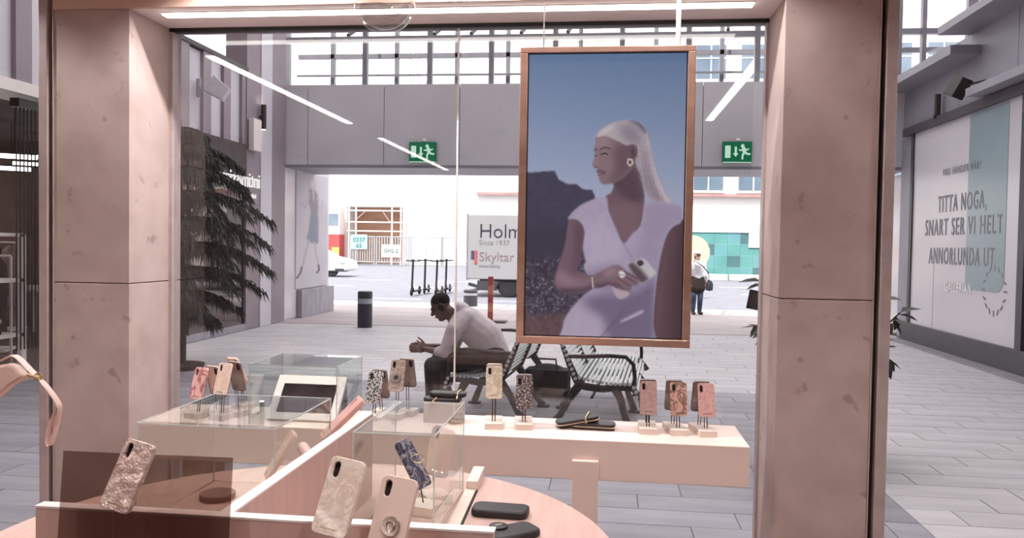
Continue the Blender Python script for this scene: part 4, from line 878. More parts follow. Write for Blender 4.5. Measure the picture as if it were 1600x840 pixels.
# wallets on the table, clutches on the ledge
m_blk = mat('black_leather', (40, 34, 36), .45, c2=(32, 27, 29), scale=60, bump=.1, bscale=300)
def pouch(t, w, d, h, m=None, zipm=None):
    me = plate(w, d, .018, None, h / 2 - .006, .006); me.materials.append(m or m_blk); o = bpy.data.objects.new('body', me); COL.objects.link(o); o.parent = t; o.location = (0, 0, h / 2)
    for p_ in me.polygons: p_.use_smooth = True
    if zipm: MB().tube([(p_[0], p_[1], h / 2) for p_ in rrect(w + .001, d + .001, .018)], .0022, 6, closed=True).build('zip', zipm, t, smooth=True)
w1_ = thing('wallet', 'dark grey leather wallet lying on the table right of the glass case', 'wallet', (*at(782, 803, Z=ZT)[:2], ZT), R(-3)); pouch(w1_, .16, .085, .022); B('badge', m_chr, w1_, .05, .062, -.03, -.026, .022, .0228)
w2_ = thing('wallet', 'dark grey leather wallet with round strap clasp at the table edge', 'wallet', (*at(798, 838, Z=ZT)[:2], ZT), R(38)); pouch(w2_, .15, .085, .02)
MB().lathe([(.001, 0), (.024, 0), (.025, .004), (.022, .006), (.001, .006)], 28, c=(-.02, .03, .02)).build('clasp_flap', m_blk, w2_, smooth=True); B('badge', m_chr, w2_, -.03, -.01, .027, .032, .026, .0268)
def chain(t, pts, r=.0042):
    out = []; P_ = [Vector(p) for p in pts]
    for a, b in zip(P_[:-1], P_[1:]):
        n = max(2, int((b - a).length / .0022))
        for i in range(n): out.append(a.lerp(b, i / n))
    MB().tube(out, [r * (.62 + .38 * (i % 3 != 0)) for i in range(len(out))], 6).build('chain', m_gold, t, smooth=True)
c1 = thing('clutch', 'black velvet clutch lying flat under another in the middle of the ledge', 'clutch', (*at(928, 668, Z=SH)[:2], SH), R(-4)); pouch(c1, .19, .10, .026, zipm=m_gold)
c2_ = thing('clutch', 'black velvet clutch with gold chain propped on another in the middle of the ledge', 'clutch', (c1.location.x - .075, c1.location.y + .01, SH + .016)); pouch(c2_, .19, .10, .026, zipm=m_gold); c2_.rotation_euler = (0, R(-9), R(12))
chain(c2_, [(.030, -.056, -.006), (.031, -.055, .022), (.034, -.045, .0305), (.05, .0, .0305), (.066, .045, .0305), (.075, .052, .026)])
rb_ = thing('riser_block', 'pale wooden riser block under the stacked black clutches on the ledge', 'block', (*at(694, 658, Z=SH)[:2], SH), 0); B('block', m_block, rb_, -.09, .09, -.04, .04, 0, .09, bevel=.002)
c3 = thing('clutch', 'lower black clutch with chain on the riser block before the man', 'clutch', rb_.location + Vector((-.01, 0, .091)), R(2)); pouch(c3, .17, .07, .022)
c4 = thing('clutch', 'upper black clutch of the stack on the riser block before the man', 'clutch', rb_.location + Vector((.015, .012, .115)), R(-2)); pouch(c4, .17, .07, .022); chain(c4, [(.05, -.042, -.004), (.052, -.04, .02), (.053, -.02, .027), (.054, .03, .027)]); chain(c3, [(-.02, -.03, .025), (-.035, -.042, .012), (-.05, -.045, -.02), (-.055, -.046, -.035)])
# tablet display under the ledge case
td = thing('tablet_stand', 'white framed tablet propped up inside the glass case on the ledge', 'tablet', (-1.365, 3.50, SH))
TM = Matrix.Translation((0, 0, .012)) @ Matrix.Rotation(R(48), 4, 'X')
fw, fh = .165, .235
for a in ((-fw, fw, 0, .035), (-fw, fw, fh - .045, fh), (-fw, -fw + .035, .035, fh - .045), (fw - .035, fw, .035, fh - .045)): B('frame_bar', m_white, td, *a, -.012, .0, M=TM)
B('screen', mat('tablet_screen', (60, 50, 54), .08, c2=(26, 22, 26), scale=9, detail=2), td, -fw + .035, fw - .035, .035, fh - .045, -.01, -.005, M=TM)
MB().prism([(0, 0), (.17, 0), (.155, .175)], -fw + .004, fw - .004, Matrix(((0, 0, 1, 0), (1, 0, 0, .01), (0, 1, 0, 0), (0, 0, 0, 1)))).build('wedge', m_dk, td)
# pink wristlet at the left
wl3 = thing('wristlet', 'blush wristlet pouch with strap loop at the left edge', 'wristlet', (-1.27, 1.6, ZT)); WY = 1.6
def Q(px, py_, y=0): v = at(px, py_, Y=WY) - Vector((-1.27, 1.6, ZT)); return (v.x, v.z)
m_bl = mat('blush_leather', (214, 182, 172), .5, c2=(206, 173, 163), scale=24, bump=.05); XZ = Matrix(((1, 0, 0, 0), (0, 0, -1, 0), (0, 1, 0, 0), (0, 0, 0, 1)))
MB().prism([Q(*p) for p in ((-40, 577), (0, 570), (18, 567), (27, 570), (34, 578), (44, 586), (40, 590), (20, 602), (0, 620), (-40, 640))], -.012, .012, XZ).build('pouch', m_bl, wl3, bevel=.006)
def ribbon(name, pts, w, parent, m, th=.0025):
    P_ = [Q(*p[:2]) for p in pts]; ys = [p[2] if len(p) > 2 else 0 for p in pts]; mb = MB()
    for i in range(len(P_) - 1):
        mb.add([(P_[i][0], ys[i] - w / 2, P_[i][1]), (P_[i + 1][0], ys[i + 1] - w / 2, P_[i + 1][1]), (P_[i + 1][0], ys[i + 1] + w / 2, P_[i + 1][1]), (P_[i][0], ys[i] + w / 2, P_[i][1])], [(0, 1, 2, 3)])
    o = mb.build(name, m, parent); bm = bmesh.new(); bm.from_mesh(o.data); bmesh.ops.remove_doubles(bm, verts=bm.verts, dist=1e-5); bm.to_mesh(o.data); bm.free()
    s_ = o.modifiers.new('solid', 'SOLIDIFY'); s_.thickness = th; sub = o.modifiers.new('sub', 'SUBSURF'); sub.levels = 2; sub.render_levels = 2
    for p_ in o.data.polygons: p_.use_smooth = True
ribbon('strap', [(-40, 575), (0, 564), (12, 556), (20, 553), (28, 556), (40, 568), (52, 581), (58, 585)], .022, wl3, m_bl)
ribbon('loop', [(62, 590), (75, 604), (88, 622), (95, 634), (94, 645), (88, 670), (81, 695), (77, 698), (73, 690), (75, 670), (82, 648), (92, 638), (90, 628), (78, 612), (64, 594)], .02, wl3, m_bl)
MB().tube([(*Q(44, 584)[:1], 0, Q(44, 584)[1]), (*Q(62, 589)[:1], 0, Q(62, 589)[1])], .006, 8).build('clasp', m_gold, wl3, smooth=True); MB().tube([(Q(60, 588)[0] + .008 * math.cos(a * PI / 6), 0, Q(60, 588)[1] + .008 * math.sin(a * PI / 6)) for a in range(12)], .0018, 6, closed=True).build('split_ring', m_gold, wl3, smooth=True)
q = Q(-20, 600); MB().tube([(q[0], .014, 0), (q[0], .014, q[1])], .003, 6).build('rod', m_brass, wl3); B('rod_foot', m_block, wl3, q[0] - .04, q[0] + .04, -.03, .05, 0, .027)

# ------------------------------------------------------------------ pendant globe
gc = at(601, 4, Y=2.6); gr = .1
gl = thing('glass_globe', 'clear glass globe hanging from the ceiling at the top of the view', 'pendant', gc)
MB().ell((0, 0, 0), (gr, gr, gr), n=48, m=32).build('globe', glass('thin_globe_glass', (250, 250, 250), 1.5), gl, smooth=True)
wv = MB(); n_ = 40; pr = []
vs = []; fs = []
for i in range(13):
    r_ = gr * .93 * i / 12
    for k in range(n_):
        a = 2 * PI * k / n_; top = -.03 + .012 * math.sin(3 * a + 9 * r_ / gr) * (r_ / gr) + .008 * math.sin(8 * r_ / gr + a * 2)
        vs.append((r_ * math.cos(a) * .88, r_ * math.sin(a) * .88, top))
for i in range(12):
    for k in range(n_): fs.append((i * n_ + k, (i + 1) * n_ + k, (i + 1) * n_ + (k + 1) % n_, i * n_ + (k + 1) % n_))
o0 = len(vs); Rr = math.hypot(gr * .93 * .88, .03)
for i in range(1, 9):
    t_ = i / 8
    for k in range(n_):
        a = 2 * PI * k / n_; th_ = math.acos(.03 / Rr) * (1 - t_); vs.append((Rr * math.sin(th_) * math.cos(a), Rr * math.sin(th_) * math.sin(a), -Rr * math.cos(th_)))
for k in range(n_): fs.append((12 * n_ + k, o0 + k, o0 + (k + 1) % n_, 12 * n_ + (k + 1) % n_))
for i in range(7):
    for k in range(n_): fs.append((o0 + i * n_ + k, o0 + (i + 1) * n_ + k, o0 + (i + 1) * n_ + (k + 1) % n_, o0 + i * n_ + (k + 1) % n_))
wo_ = wv.add(vs, fs).build('rippled_bowl', glass('rippled_glass', (236, 236, 236), 1.6), gl, smooth=True)
MB().lathe([(.02, gr - .006), (.022, gr + .03), (.004, gr + .035), (.002, ZC - gc.z)], 14).build('cord', m_chr, gl, smooth=True)

# ------------------------------------------------------------------ painted pictures (flat prints and the screen image)
class Canvas:
    """small raster painter working in its own unit square; result goes to vertex colours of a flat grid"""
    def __init__(s, w, h, fx, fy):
        s.w, s.h = w, h; s.X, s.Y = np.meshgrid(fx, fy); s.c = np.zeros((h, w, 3))
    def mask(s, pts, smooth=True, blur=0):
        P_ = np.array(pts, float)
        if smooth:
            n = len(P_); out = []
            for i in range(n):
                p0, p1, p2, p3 = P_[i - 1], P_[i], P_[(i + 1) % n], P_[(i + 2) % n]
                for t in (0, .25, .5, .75): out.append(.5 * (2 * p1 + (p2 - p0) * t + (2 * p0 - 5 * p1 + 4 * p2 - p3) * t * t + (3 * p1 - p0 - 3 * p2 + p3) * t ** 3))
            P_ = np.array(out)
        m = np.zeros((s.h, s.w), bool); n = len(P_)
        x0, x1 = np.searchsorted(s.X[0], [P_[:, 0].min() - 1, P_[:, 0].max() + 1]); y0, y1 = np.searchsorted(s.Y[:, 0], [P_[:, 1].min() - 1, P_[:, 1].max() + 1])
        X, Y = s.X[y0:y1, x0:x1], s.Y[y0:y1, x0:x1]; sub = np.zeros(X.shape, bool)
        for i in range(n):
            (ax, ay), (bx, by) = P_[i], P_[(i + 1) % n]
            if ay == by: continue
            sub ^= ((ay > Y) != (by > Y)) & (X < (bx - ax) * (Y - ay) / (by - ay) + ax)
        m[y0:y1, x0:x1] = sub; m = m.astype(float)
        return s.soft(m, blur or .7)
    def soft(s, m, r):
        k = max(1, int(round(r))); 
        for _ in range(2):
            for ax in (0, 1):
                a = np.pad(m, [(k, k) if i == ax else (0, 0) for i in (0, 1)], mode='edge'); cs_ = np.cumsum(a, axis=ax); z = np.zeros_like(np.take(cs_, [0], axis=ax)); cs_ = np.concatenate([z, cs_], axis=ax)
                n = m.shape[ax]; m = (np.take(cs_, range(2 * k + 1, 2 * k + 1 + n), axis=ax) - np.take(cs_, range(0, n), axis=ax)) / (2 * k + 1)
        return m
    def put(s, m, col, a=1.0):
        col = np.array(col, float)
        s.c = s.c * (1 - (m * a)[..., None]) + col * (m * a)[..., None]
    def fill(s, pts, col, smooth=True, blur=0, a=1.0): m = s.mask(pts, smooth, blur); s.put(m, col, a); return m
    def within(s, m, pts, col, a=.6, blur=5, smooth=True): s.put(m * s.mask(pts, smooth, blur), col, a)
    def stroke(s, pts, w, col, a=1.0, blur=0):
        m = np.zeros((s.h, s.w)); 
        for (ax, ay), (bx, by) in zip(pts[:-1], pts[1:]):
            dx, dy = bx - ax, by - ay; t = np.clip(((s.X - ax) * dx + (s.Y - ay) * dy) / (dx * dx + dy * dy + 1e-9), 0, 1)
            m = np.maximum(m, np.clip(w / 2 + .5 - np.hypot(s.X - ax - t * dx, s.Y - ay - t * dy), 0, 1))
        s.put(s.soft(m, blur) if blur else m, col, a)
    def noise(s, step, seed):
        rs_ = np.random.RandomState(seed); gh, gw = int(s.h / step) + 3, int(s.w / step) + 3; g = rs_.rand(gh, gw)
        yi, xi = np.linspace(0, gh - 2.01, s.h), np.linspace(0, gw - 2.01, s.w); y0, x0 = yi.astype(int), xi.astype(int); fy, fx = (yi - y0)[:, None], (xi - x0)[None]
        return (g[y0][:, x0] * (1 - fy) * (1 - fx) + g[y0 + 1][:, x0] * fy * (1 - fx) + g[y0][:, x0 + 1] * (1 - fy) * fx + g[y0 + 1][:, x0 + 1] * fy * fx)
    def mesh(s, name, corner, du, dv, material, parent):
        """grid whose cell (row, col) takes the painted colour"""
        h, w = s.h, s.w; gu, gv = np.meshgrid(np.linspace(0, 1, w), np.linspace(0, 1, h))
        co = np.array(corner)[None, None] + gu[..., None] * np.array(du) + gv[..., None] * np.array(dv)
        me = bpy.data.meshes.new(name); me.vertices.add(h * w); me.vertices.foreach_set('co', co.reshape(-1))
        i = np.arange((h - 1) * (w - 1)); r, c = i // (w - 1), i % (w - 1); a = r * w + c
        q = np.stack([a, a + w, a + w + 1, a + 1], 1).reshape(-1)
        me.loops.add(len(q)); me.loops.foreach_set('vertex_index', q); me.polygons.add(len(i)); me.polygons.foreach_set('loop_start', np.arange(len(i)) * 4)
        me.update(calc_edges=True); me.validate()
        v = np.clip(s.c, 0, 255) / 255; l = np.where(v <= .04045, v / 12.92, ((v + .055) / 1.055) ** 2.4)
        at_ = me.attributes.new('Col', 'FLOAT_COLOR', 'POINT'); at_.data.foreach_set('color', np.concatenate([l.reshape(-1, 3), np.ones((h * w, 1))], 1).reshape(-1).astype(np.float32))
        return link(name, me, material, parent)

# ---- the hanging screen
SY = 3.55
scr = thing('hanging_screen', 'large portrait screen in a copper frame hanging in the window', 'screen', (-.01, SY, 1.245))
SX0, SX1, SZ0, SZ1 = -.38, .38, 0, 1.305; bw = .034
m_cop = mat('copper_frame', (222, 184, 166), .25, metal=.6, c2=(204, 160, 142), scale=3, stretch=(1, 1, 3))
B('frame_bar', m_cop, scr, SX0, SX1, -.012, .06, SZ1 - bw * .75, SZ1, bevel=.003); B('frame_bar', m_cop, scr, SX0, SX1, -.012, .06, SZ0, SZ0 + bw, bevel=.003)
for x in (SX0, SX1 - bw): B('frame_bar', m_cop, scr, x, x + bw, -.012, .06, SZ0 + bw, SZ1 - bw * .75, bevel=.003)
B('housing', m_black, scr, SX0 + bw, SX1 - bw, .003, .055, SZ0 + bw, SZ1 - bw * .75)
for px in (1060, 850):
    x = at(px, 50, Y=SY + .03).x + .01; r_ = .011 if px == 1060 else .003
    MB().tube([(x, .03, SZ1), (x, .03, ZS - 1.245)], r_, 10).build('hanger_rod', m_white if px == 1060 else m_chr, scr, smooth=True)
    MB().lathe([(.02, ZS - 1.245 - .006), (.02, ZS - 1.245)], 14, c=(x, .03, 0)).build('ceiling_rose', m_white, scr)
e_ = .005; PX0, PX1, PZ0, PZ1 = SX0 + bw + e_, SX1 - bw - e_, SZ0 + bw + e_, SZ1 - bw * .75 - e_
NW, NH = 270, 470
fx = np.linspace(819.5, 1073.5, NW); fy = np.linspace(84, 533, NH)      # traced in photo pixels (mean of the slightly rolled sides)
K = Canvas(NW, NH, fx, fy); G = (K.Y - 84) / 449; U = (K.X - 819.5) / 254
Z3 = lambda pts: [(820 + x / 2.3346, 180 + y / 2.3333) for x, y in pts]
top, low = np.array((88, 109, 142.)), np.array((146, 152, 176.))
K.c = top + (low - top) * np.clip(G * 2.0, 0, 1)[..., None] + ((1 - U) * 8)[..., None] + (K.noise(2, 1) - .5)[..., None] * 4
mt = K.fill(Z3([(-30, 216), (0, 216), (60, 211), (104, 208), (112, 225), (118, 240), (150, 256), (188, 258), (212, 276), (248, 278), (257, 300), (262, 330), (262, 560), (-30, 560)]), (66, 62, 80), smooth=False)
K.put(mt * (K.noise(9, 3) > .55), (58, 53, 70), .35); K.within(mt, Z3([(-20, 420), (300, 420), (300, 600), (-20, 600)]), (56, 50, 66), .7, 14)
tw = K.fill(Z3([(-30, 535), (300, 535), (300, 900), (-30, 900)]), (66, 58, 72), smooth=False, blur=4); n1 = K.noise(3.2, 5)
rp_ = np.random.RandomState(4).rand(NH, NW); K.put(tw * K.soft((rp_ > .93).astype(float), 1) * 2.2 * (n1 > .35), (150, 148, 160), .8); K.put(tw * (rp_ > .965) * (n1 > .3), (166, 162, 172), .7); K.put(tw * (K.noise(6, 6) > .6), (46, 42, 56), .6)
gm = K.fill(Z3([(-30, 755), (300, 740), (300, 900), (-30, 900)]), (96, 72, 74), smooth=False, blur=8, a=.85); K.put(gm * (K.noise(4, 12) > .6), (76, 56, 60), .5)
SKIN, SKD, SKL = (112, 88, 98), (74, 54, 64), (152, 128, 138)
ra = K.fill(Z3([(560, 395), (592, 388), (600, 500), (600, 900), (478, 900), (485, 760), (495, 640), (505, 545), (520, 470), (535, 430)]), (84, 62, 70)); K.within(ra, Z3([(600, 380), (600, 900), (560, 900), (570, 500)]), (66, 48, 56), .8, 6)
K.within(ra, Z3([(520, 470), (545, 430), (530, 560), (510, 800), (490, 780)]), (112, 86, 92), .5, 6)
hb_ = K.fill(Z3([(408, 95), (440, 60), (462, 110), (478, 180), (505, 250), (548, 320), (535, 332), (500, 322), (470, 312), (448, 285), (430, 245), (412, 190)]), (150, 138, 146))
nk = K.fill(Z3([(322, 235), (330, 262), (318, 290), (300, 302), (306, 350), (330, 410), (368, 478), (400, 450), (432, 410), (446, 330), (438, 270), (418, 200), (390, 170)]), (104, 80, 90))
K.within(nk, Z3([(330, 240), (400, 190), (425, 250), (440, 310), (400, 320), (350, 290)]), (74, 55, 66), .75, 5); K.within(nk, Z3([(306, 340), (360, 330), (420, 340), (430, 400), (370, 470), (330, 410)]), (120, 96, 104), .5, 6); K.stroke(Z3([(420, 205), (436, 260), (444, 300)]), 1.5, (60, 46, 56), .6, 1)
fc = K.fill(Z3([(268, 70), (258, 88), (257, 112), (253, 130), (257, 146), (252, 168), (247, 186), (254, 194), (264, 198), (262, 207), (266, 213), (276, 217), (268, 222), (272, 230), (276, 244), (284, 254), (300, 257), (330, 250), (362, 234), (395, 200), (412, 150), (405, 100), (350, 72), (300, 62)]), (124, 101, 108))
K.within(fc, Z3([(330, 120), (410, 90), (412, 160), (390, 210), (340, 250), (310, 256), (330, 200)]), (88, 68, 78), .75, 7); K.within(fc, Z3([(262, 78), (300, 80), (310, 115), (262, 122)]), (146, 122, 130), .65, 5); K.within(fc, Z3([(250, 170), (262, 150), (275, 175), (262, 195)]), (142, 118, 126), .5, 3); K.within(fc, Z3([(290, 160), (325, 165), (330, 190), (300, 200)]), (132, 106, 114), .5, 5)
K.stroke(Z3([(254, 130), (262, 127)]), 1.6, (60, 44, 54), .8); K.stroke(Z3([(276, 128), (292, 120), (312, 125)]), 1.9, (62, 46, 56), .85); K.stroke(Z3([(280, 147), (292, 142), (304, 147)]), 2.0, (44, 32, 42), .9); K.stroke(Z3([(283, 149), (302, 150)]), 1.0, (150, 134, 146), .6); K.stroke(Z3([(255, 152), (260, 151)]), 1.6, (50, 38, 48), .8)
K.stroke(Z3([(256, 194), (265, 192)]), 1.3, (66, 48, 58), .8); K.stroke(Z3([(266, 210), (280, 206), (296, 212)]), 2.0, (92, 56, 68), .8); K.stroke(Z3([(268, 216), (294, 216)]), 1.0, (54, 34, 44), .9); K.stroke(Z3([(270, 223), (290, 222)]), 2.2, (122, 84, 94), .8)
hr_ = K.fill(Z3([(260, 82), (266, 66), (285, 48), (325, 29), (378, 19), (418, 28), (447, 58), (462, 108), (476, 170), (488, 215), (470, 230), (440, 215), (424, 175), (416, 120), (398, 108), (372, 112), (345, 98), (310, 84), (285, 78), (270, 82)]), (160, 148, 154))
ea = K.fill(Z3([(388, 118), (404, 112), (416, 128), (412, 158), (398, 168), (388, 150)]), (100, 76, 86)); K.within(ea, Z3([(394, 125), (408, 125), (406, 152), (396, 152)]), (66, 48, 58), .8, 2)
for m_ in (hr_, hb_): K.put(m_ * (K.noise(2.2, 21) > .55), (176, 166, 176), .3)
K.within(hr_, Z3([(262, 76), (300, 45), (330, 40), (300, 66), (275, 80)]), (190, 180, 184), .8, 3); K.within(hr_, Z3([(345, 45), (400, 40), (430, 80), (425, 130), (405, 105), (370, 95)]), (112, 102, 120), .65, 6); K.within(hr_, Z3([(375, 20), (425, 26), (452, 62), (440, 66), (412, 38)]), (64, 56, 68), .7, 3)
K.within(hb_, Z3([(430, 130), (450, 140), (480, 240), (520, 310), (480, 310), (440, 240)]), (112, 102, 118), .6, 5); K.within(hb_, Z3([(466, 150), (480, 190), (510, 260), (546, 320), (530, 328), (490, 260)]), (192, 180, 188), .7, 3)
for a_ in range(9): K.stroke(Z3([(425 + a_ * 5, 110 + a_ * 4), (440 + a_ * 6, 200), (462 + a_ * 9, 290 + a_ * 3)]), 1.0, (176, 166, 176) if a_ % 2 else (116, 106, 122), .25)
DR = (158, 146, 168)
dr = K.fill(Z3([(300, 302), (240, 318), (195, 342), (158, 382), (168, 390), (200, 396), (220, 432), (215, 490), (228, 545), (222, 560), (232, 590), (262, 630), (225, 670), (195, 700), (158, 750), (146, 790), (144, 900), (480, 900), (486, 760), (492, 640), (508, 530), (530, 445), (556, 410), (584, 392), (584, 342), (550, 326), (470, 318), (446, 330), (436, 405), (400, 440), (370, 476), (338, 415), (312, 355)]), DR)
K.put(dr * (K.noise(8, 31) > .5), (148, 136, 158), .4)
K.within(dr, Z3([(215, 400), (330, 420), (380, 500), (300, 560), (225, 560)]), (172, 158, 178), .6, 14); K.within(dr, Z3([(440, 330), (590, 330), (590, 400), (520, 450), (490, 640), (440, 640), (420, 520), (440, 420)]), (136, 124, 148), .7, 12)
K.within(dr, Z3([(205, 700), (260, 670), (420, 650), (495, 620), (480, 900), (330, 900), (300, 760), (240, 740)]), (98, 88, 112), .85, 8); K.within(dr, Z3([(146, 790), (200, 690), (250, 720), (300, 790), (300, 900), (140, 900)]), (166, 150, 170), .7, 8)
K.within(dr, Z3([(365, 762), (440, 722), (446, 732), (380, 764)]), (178, 164, 182), .9, 1); K.within(dr, Z3([(232, 590), (330, 560), (420, 600), (440, 640), (320, 650), (262, 632)]), (120, 106, 128), .7, 8)
for pts in ([(370, 476), (410, 540), (440, 560)], [(302, 304), (314, 355), (370, 474)], [(436, 405), (372, 474)], [(220, 432), (214, 490), (228, 545)]): K.stroke(Z3(pts), 1.2, (112, 98, 122), .7, 1)
for a_ in range(5): K.stroke(Z3([(470 - 12 * a_, 650 + 26 * a_), (400 - 20 * a_, 690 + 28 * a_), (330 - 20 * a_, 780 + 22 * a_)]), 1.6, (86, 76, 100), .4, 1)
la = K.fill(Z3([(164, 388), (200, 396), (219, 432), (214, 490), (206, 545), (196, 575), (230, 592), (262, 600), (262, 640), (215, 662), (160, 667), (124, 652), (110, 622), (122, 568), (146, 488), (156, 420)]), (108, 84, 96))
K.within(la, Z3([(186, 396), (219, 432), (206, 545), (180, 590), (190, 480)]), (80, 60, 72), .8, 6); K.within(la, Z3([(112, 620), (128, 570), (150, 590), (200, 615), (255, 610), (255, 625), (180, 640)]), (150, 124, 132), .6, 6); K.within(la, Z3([(124, 652), (215, 645), (262, 632), (262, 645), (160, 670)]), (72, 54, 64), .8, 3)
ph = K.fill(Z3([(386, 556), (396, 548), (440, 529), (452, 530), (494, 578), (492, 590), (440, 622), (430, 622)]), (178, 170, 178), smooth=False); K.within(ph, Z3([(386, 556), (410, 546), (470, 610), (440, 624)]), (66, 50, 56), .85, 3); K.fill(Z3([(422, 545), (436, 536), (448, 546), (434, 558)]), (34, 30, 38), smooth=True); K.stroke(Z3([(428, 547), (440, 545)]), 2, (90, 90, 104), .7)
pb = K.fill(Z3([(330, 638), (352, 634), (398, 662), (356, 682)]), (166, 148, 160)); hn = K.fill(Z3([(255, 600), (300, 575), (335, 557), (360, 560), (385, 580), (410, 590), (430, 612), (426, 628), (405, 632), (400, 648), (372, 650), (345, 640), (318, 630), (285, 642), (258, 640)]), (116, 92, 102))
K.within(hn, Z3([(258, 632), (320, 622), (360, 640), (300, 650)]), (76, 58, 68), .8, 3); K.within(hn, Z3([(300, 580), (340, 560), (350, 580), (310, 600)]), (152, 126, 134), .6, 4)
for a_, b_2 in (((362, 590), (418, 618)), ((352, 606), (402, 634)), ((344, 620), (374, 644)), ((372, 578), (428, 606))): K.stroke(Z3([a_, b_2]), 1.2, (66, 50, 60), .8)
K.fill(Z3([(354, 582), (366, 576), (378, 586), (376, 600), (362, 602)]), (206, 200, 206)); K.stroke(Z3([(358, 590), (374, 592)]), 1.2, (90, 84, 94), .8); K.stroke(Z3([(254, 604), (258, 640)]), 2.2, (196, 176, 160), .9)
K.stroke(Z3([(382, 164), (396, 166), (398, 180), (388, 188), (380, 178), (382, 166)]), 2.4, (204, 190, 178), .95); K.fill(Z3([(384, 170), (392, 170), (392, 180), (386, 182)]), (84, 66, 70))
K.mesh('display_picture', (PX0, -.0005, PZ1), (PX1 - PX0, 0, 0), (0, 0, PZ0 - PZ1), vcol('screen_picture', True, 1.0), scr)

# ---- the printed figure on the wall under the skybridge
wpst = thing('wall_print', 'faded full length fashion print on the wall under the skybridge', 'poster', (WX + .01, 18.0, .64))
A0, A1 = at(464, 268, X=WX + .03), at(513, 268, X=WX + .03); Yn, Yf = A0.y, A1.y
NW2, NH2 = 60, 190; K2 = Canvas(NW2, NH2, np.linspace(0, 160, NW2), np.linspace(0, 610, NH2)); K2.c[:] = (196, 192, 200)
K2.c += (K2.noise(20, 2)[..., None] - .5) * 12
def V3(pts): return [(x - 45, y - 45) for x, y in pts]          # traced in a 3.11x enlargement of the photo
K2.fill(V3([(118, 62), (130, 66), (136, 96), (140, 130), (150, 180), (148, 240), (120, 244), (104, 200), (100, 140), (108, 90)]), (176, 166, 172), a=.8)
K2.fill(V3([(114, 72), (128, 74), (130, 105), (121, 118), (113, 104)]), (206, 192, 192)); K2.fill(V3([(104, 150), (112, 130), (130, 128), (148, 150), (156, 190), (152, 250), (150, 262), (118, 262), (112, 230), (106, 200)]), (138, 128, 142))
for pts in ([(108, 150), (98, 205), (86, 232), (68, 212)], [(150, 160), (158, 230), (172, 215), (176, 180)]): K2.stroke(V3(pts), 9, (186, 172, 176), .9)
K2.fill(V3([(122, 124), (130, 124), (128, 200)]), (200, 186, 188)); K2.fill(V3([(116, 262), (150, 262), (154, 330), (154, 412), (130, 418), (96, 398), (104, 350)]), (128, 134, 152))
for pts in ([(106, 400), (92, 460), (76, 540), (70, 560)], [(134, 415), (142, 470), (154, 520), (158, 556)]): K2.stroke(V3(pts), 11, (184, 168, 174), .95)
K2.stroke(V3([(72, 545), (66, 575), (50, 598)]), 9, (96, 86, 94)); K2.stroke(V3([(158, 540), (160, 565), (150, 580)]), 10, (96, 86, 94))
K2.mesh('print', (.012, Yn - 18, 3.24 - .64), (0, Yf - Yn, 0), (0, 0, -2.6), vcol('print_ink', False, rough=.5), wpst)
B('board', m_grey, wpst, -.02, .01, Yn - 18, Yf - 18, 0, 2.6)

# ------------------------------------------------------------------ left store interior, seen at the photo's left edge and through the glazing
def tube_light(p0, p1, label):
    t = thing('store_tube_light', label, 'light', p0, group='lights in the left store'); d = Vector(p1) - Vector(p0)
    MB().bar((0, 0, 0), d, .1, .05).build('diffuser', emis('store_led', (255, 250, 244), 9), t); MB().bar((0, 0, .04), d + Vector((0, 0, .04)), .12, .03).build('housing', m_dk, t)
    for u in (.1, .9): MB().tube([d * u + Vector((0, 0, .05)), d * u + Vector((0, 0, 3.37 - p0[2]))], .006, 5).build('wire', m_black, t)
for i, (a, b) in enumerate((((-9.6, 8.4, 2.75), (-7.6, 10.0, 2.75)), ((-10.5, 9.5, 2.7), (-8.6, 11.2, 2.7)), ((-9.5, 12.0, 3.0), (-7.6, 13.4, 3.0)), ((-10.5, 13.2, 3.0), (-8.6, 14.8, 3.0)))):
    tube_light(a, b, ('nearest', 'second', 'third', 'farthest')[i] + ' hanging tube light inside the left store')
cols = [(40, 36, 40), (54, 44, 46), (206, 198, 196), (60, 52, 60), (34, 30, 34), (150, 130, 126)]
def rack(x, y, rz, n, label, z=1.45):
    t = thing('clothes_rack', label, 'clothes rack', (x, y, 0), rz, group='racks in the left store')
    for s in (-.75, .75): MB().tube([(s, 0, 0), (s, 0, z)], .018, 6).build('upright', m_white, t)
    MB().tube([(-.75, 0, z), (.75, 0, z)], .018, 6).build('rail', m_white, t); B('lower_shelf', m_white, t, -.75, .75, -.2, .2, .3, .33)
    for i in range(n):
        g = thing('garment', '%s garment on the %s' % (('first', 'second', 'third', 'fourth', 'fifth', 'sixth', 'seventh', 'eighth')[i], label), 'garment', Vector((x, y, 0)) + Matrix.Rotation(rz, 3, 'Z') @ Vector((-.62 + i * 1.24 / max(1, n - 1), 0, 0)), rz, group='garments on store racks')
        MB().prism([(-.06, z - .04), (-.2, z - .12), (-.24, z - .5), (-.2, z - .52), (-.19, z - .95), (.19, z - .95), (.2, z - .52), (.24, z - .5), (.2, z - .12), (.06, z - .04)], -.03, .03, rotm(90, 0, 90)).build('cloth', mat('garment_%d' % (i % 6), cols[i % 6], .9, c2=tuple(int(v * .85) for v in cols[i % 6]), scale=8), g, bevel=.02)
        MB().tube([(0, -.12, z - .1), (0, 0, z - .03), (0, .12, z - .1)], .006, 5).tube([(0, 0, z - .03), (0, 0, z + .01)], .004, 5).build('hanger', m_black, g)
rack(-7.9, 8.75, R(20), 8, 'rack of dark clothes at the left edge of the view'); rack(-8.6, 12.6, R(80), 8, 'rack behind the spruce in the left store'); rack(-9.4, 10.9, R(10), 6, 'rack deep inside the left store', 1.6)
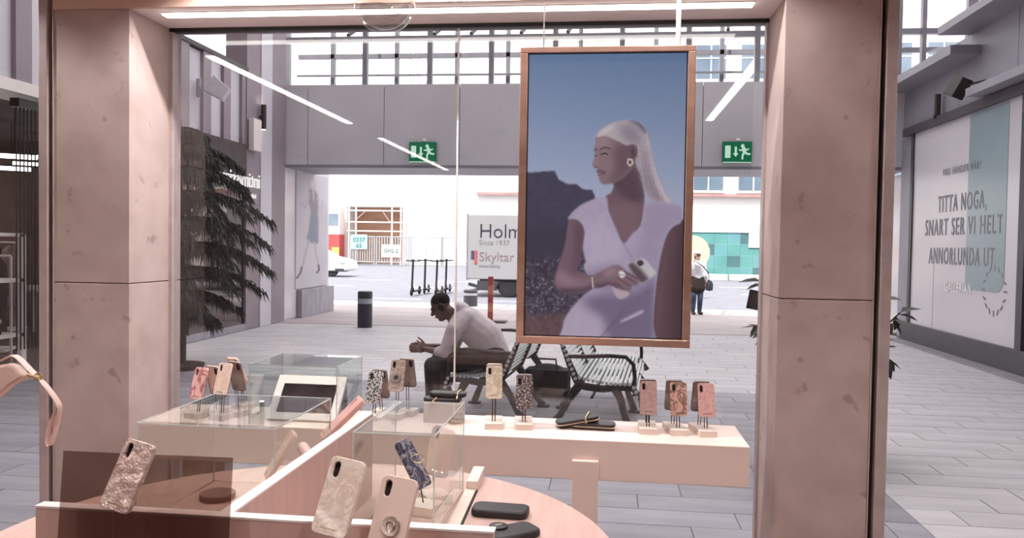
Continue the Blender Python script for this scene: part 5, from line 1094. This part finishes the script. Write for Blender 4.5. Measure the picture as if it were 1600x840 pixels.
fs_ = thing('shelf_frame', 'white metal shelf frame standing at the left edge of the view', 'shelf', (*at(34, 560, X=-6.95)[:2], 0))
for dy in (0, -1.1): B('upright', m_white, fs_, -.03, .03, dy - .04, dy + .04, 0, 1.72)
for z in (.5, 1.15, 1.69): B('shelf', m_white, fs_, -.3, .03, -1.1, 0, z, z + .04)
for k in range(5):
    fj = thing('folded_garment', ('lowest', 'second', 'third', 'fourth', 'topmost')[k] + ' dark folded garment on the white shelf frame', 'garment', fs_.location + Vector((-.14, -.5, .54 + .065 * k)), group='folded stack on the shelf frame'); B('cloth', MATS['garment_%d' % (k % 4)], fj, -.13, .13, -.2, .2, 0, .06, bevel=.02)
rsn2 = thing('rod_curtain', 'curtain of thin black rods hanging at the left store entrance', 'screen', (*at(50, 560, X=-6.85)[:2], 0))
B('head_rail', m_black, rsn2, -.06, .06, -.28, .28, 3.2, 3.3)
for k in range(9): MB().tube([(0, -.25 + .0625 * k, .35), (0, -.25 + .0625 * k, 3.2)], .009, 5).build('rod', m_black, rsn2)
for i, (x, y) in enumerate(((-10.6, 13.6), (-10.6, 11.6))):
    ds = thing('store_table', ('rear', 'front')[i] + ' low display table inside the left store', 'table', (x, y, 0), group='tables in the left store'); B('top', m_white, ds, -.6, .6, -.5, .5, .72, .78); 
    for sx in (-.5, .5):
        for sy in (-.4, .4): B('leg', m_white, ds, sx - .03, sx + .03, sy - .03, sy + .03, 0, .72)
for i in range(2):
    pl = thing('pendant_lamp', ('left', 'right')[i] + ' warm drum pendant lamp behind the spruce in the store', 'lamp', Vector(at((326, 356)[i], 338, X=-8.2)), group='drum pendants in the left store')
    MB().lathe([(.16, -.14), (.2, .1), (.19, .1), (.15, -.14)], 20).build('shade', mat('lamp_shade', (206, 160, 130), .8, c2=(196, 150, 120), scale=6), pl, smooth=True); MB().ell((0, 0, 0), (.06, .06, .08)).build('bulb', emis('bulb_warm', (255, 226, 190), 18), pl, smooth=True); MB().tube([(0, 0, .08), (0, 0, 3.38 - pl.location.z)], .006, 5).build('cord', m_black, pl)
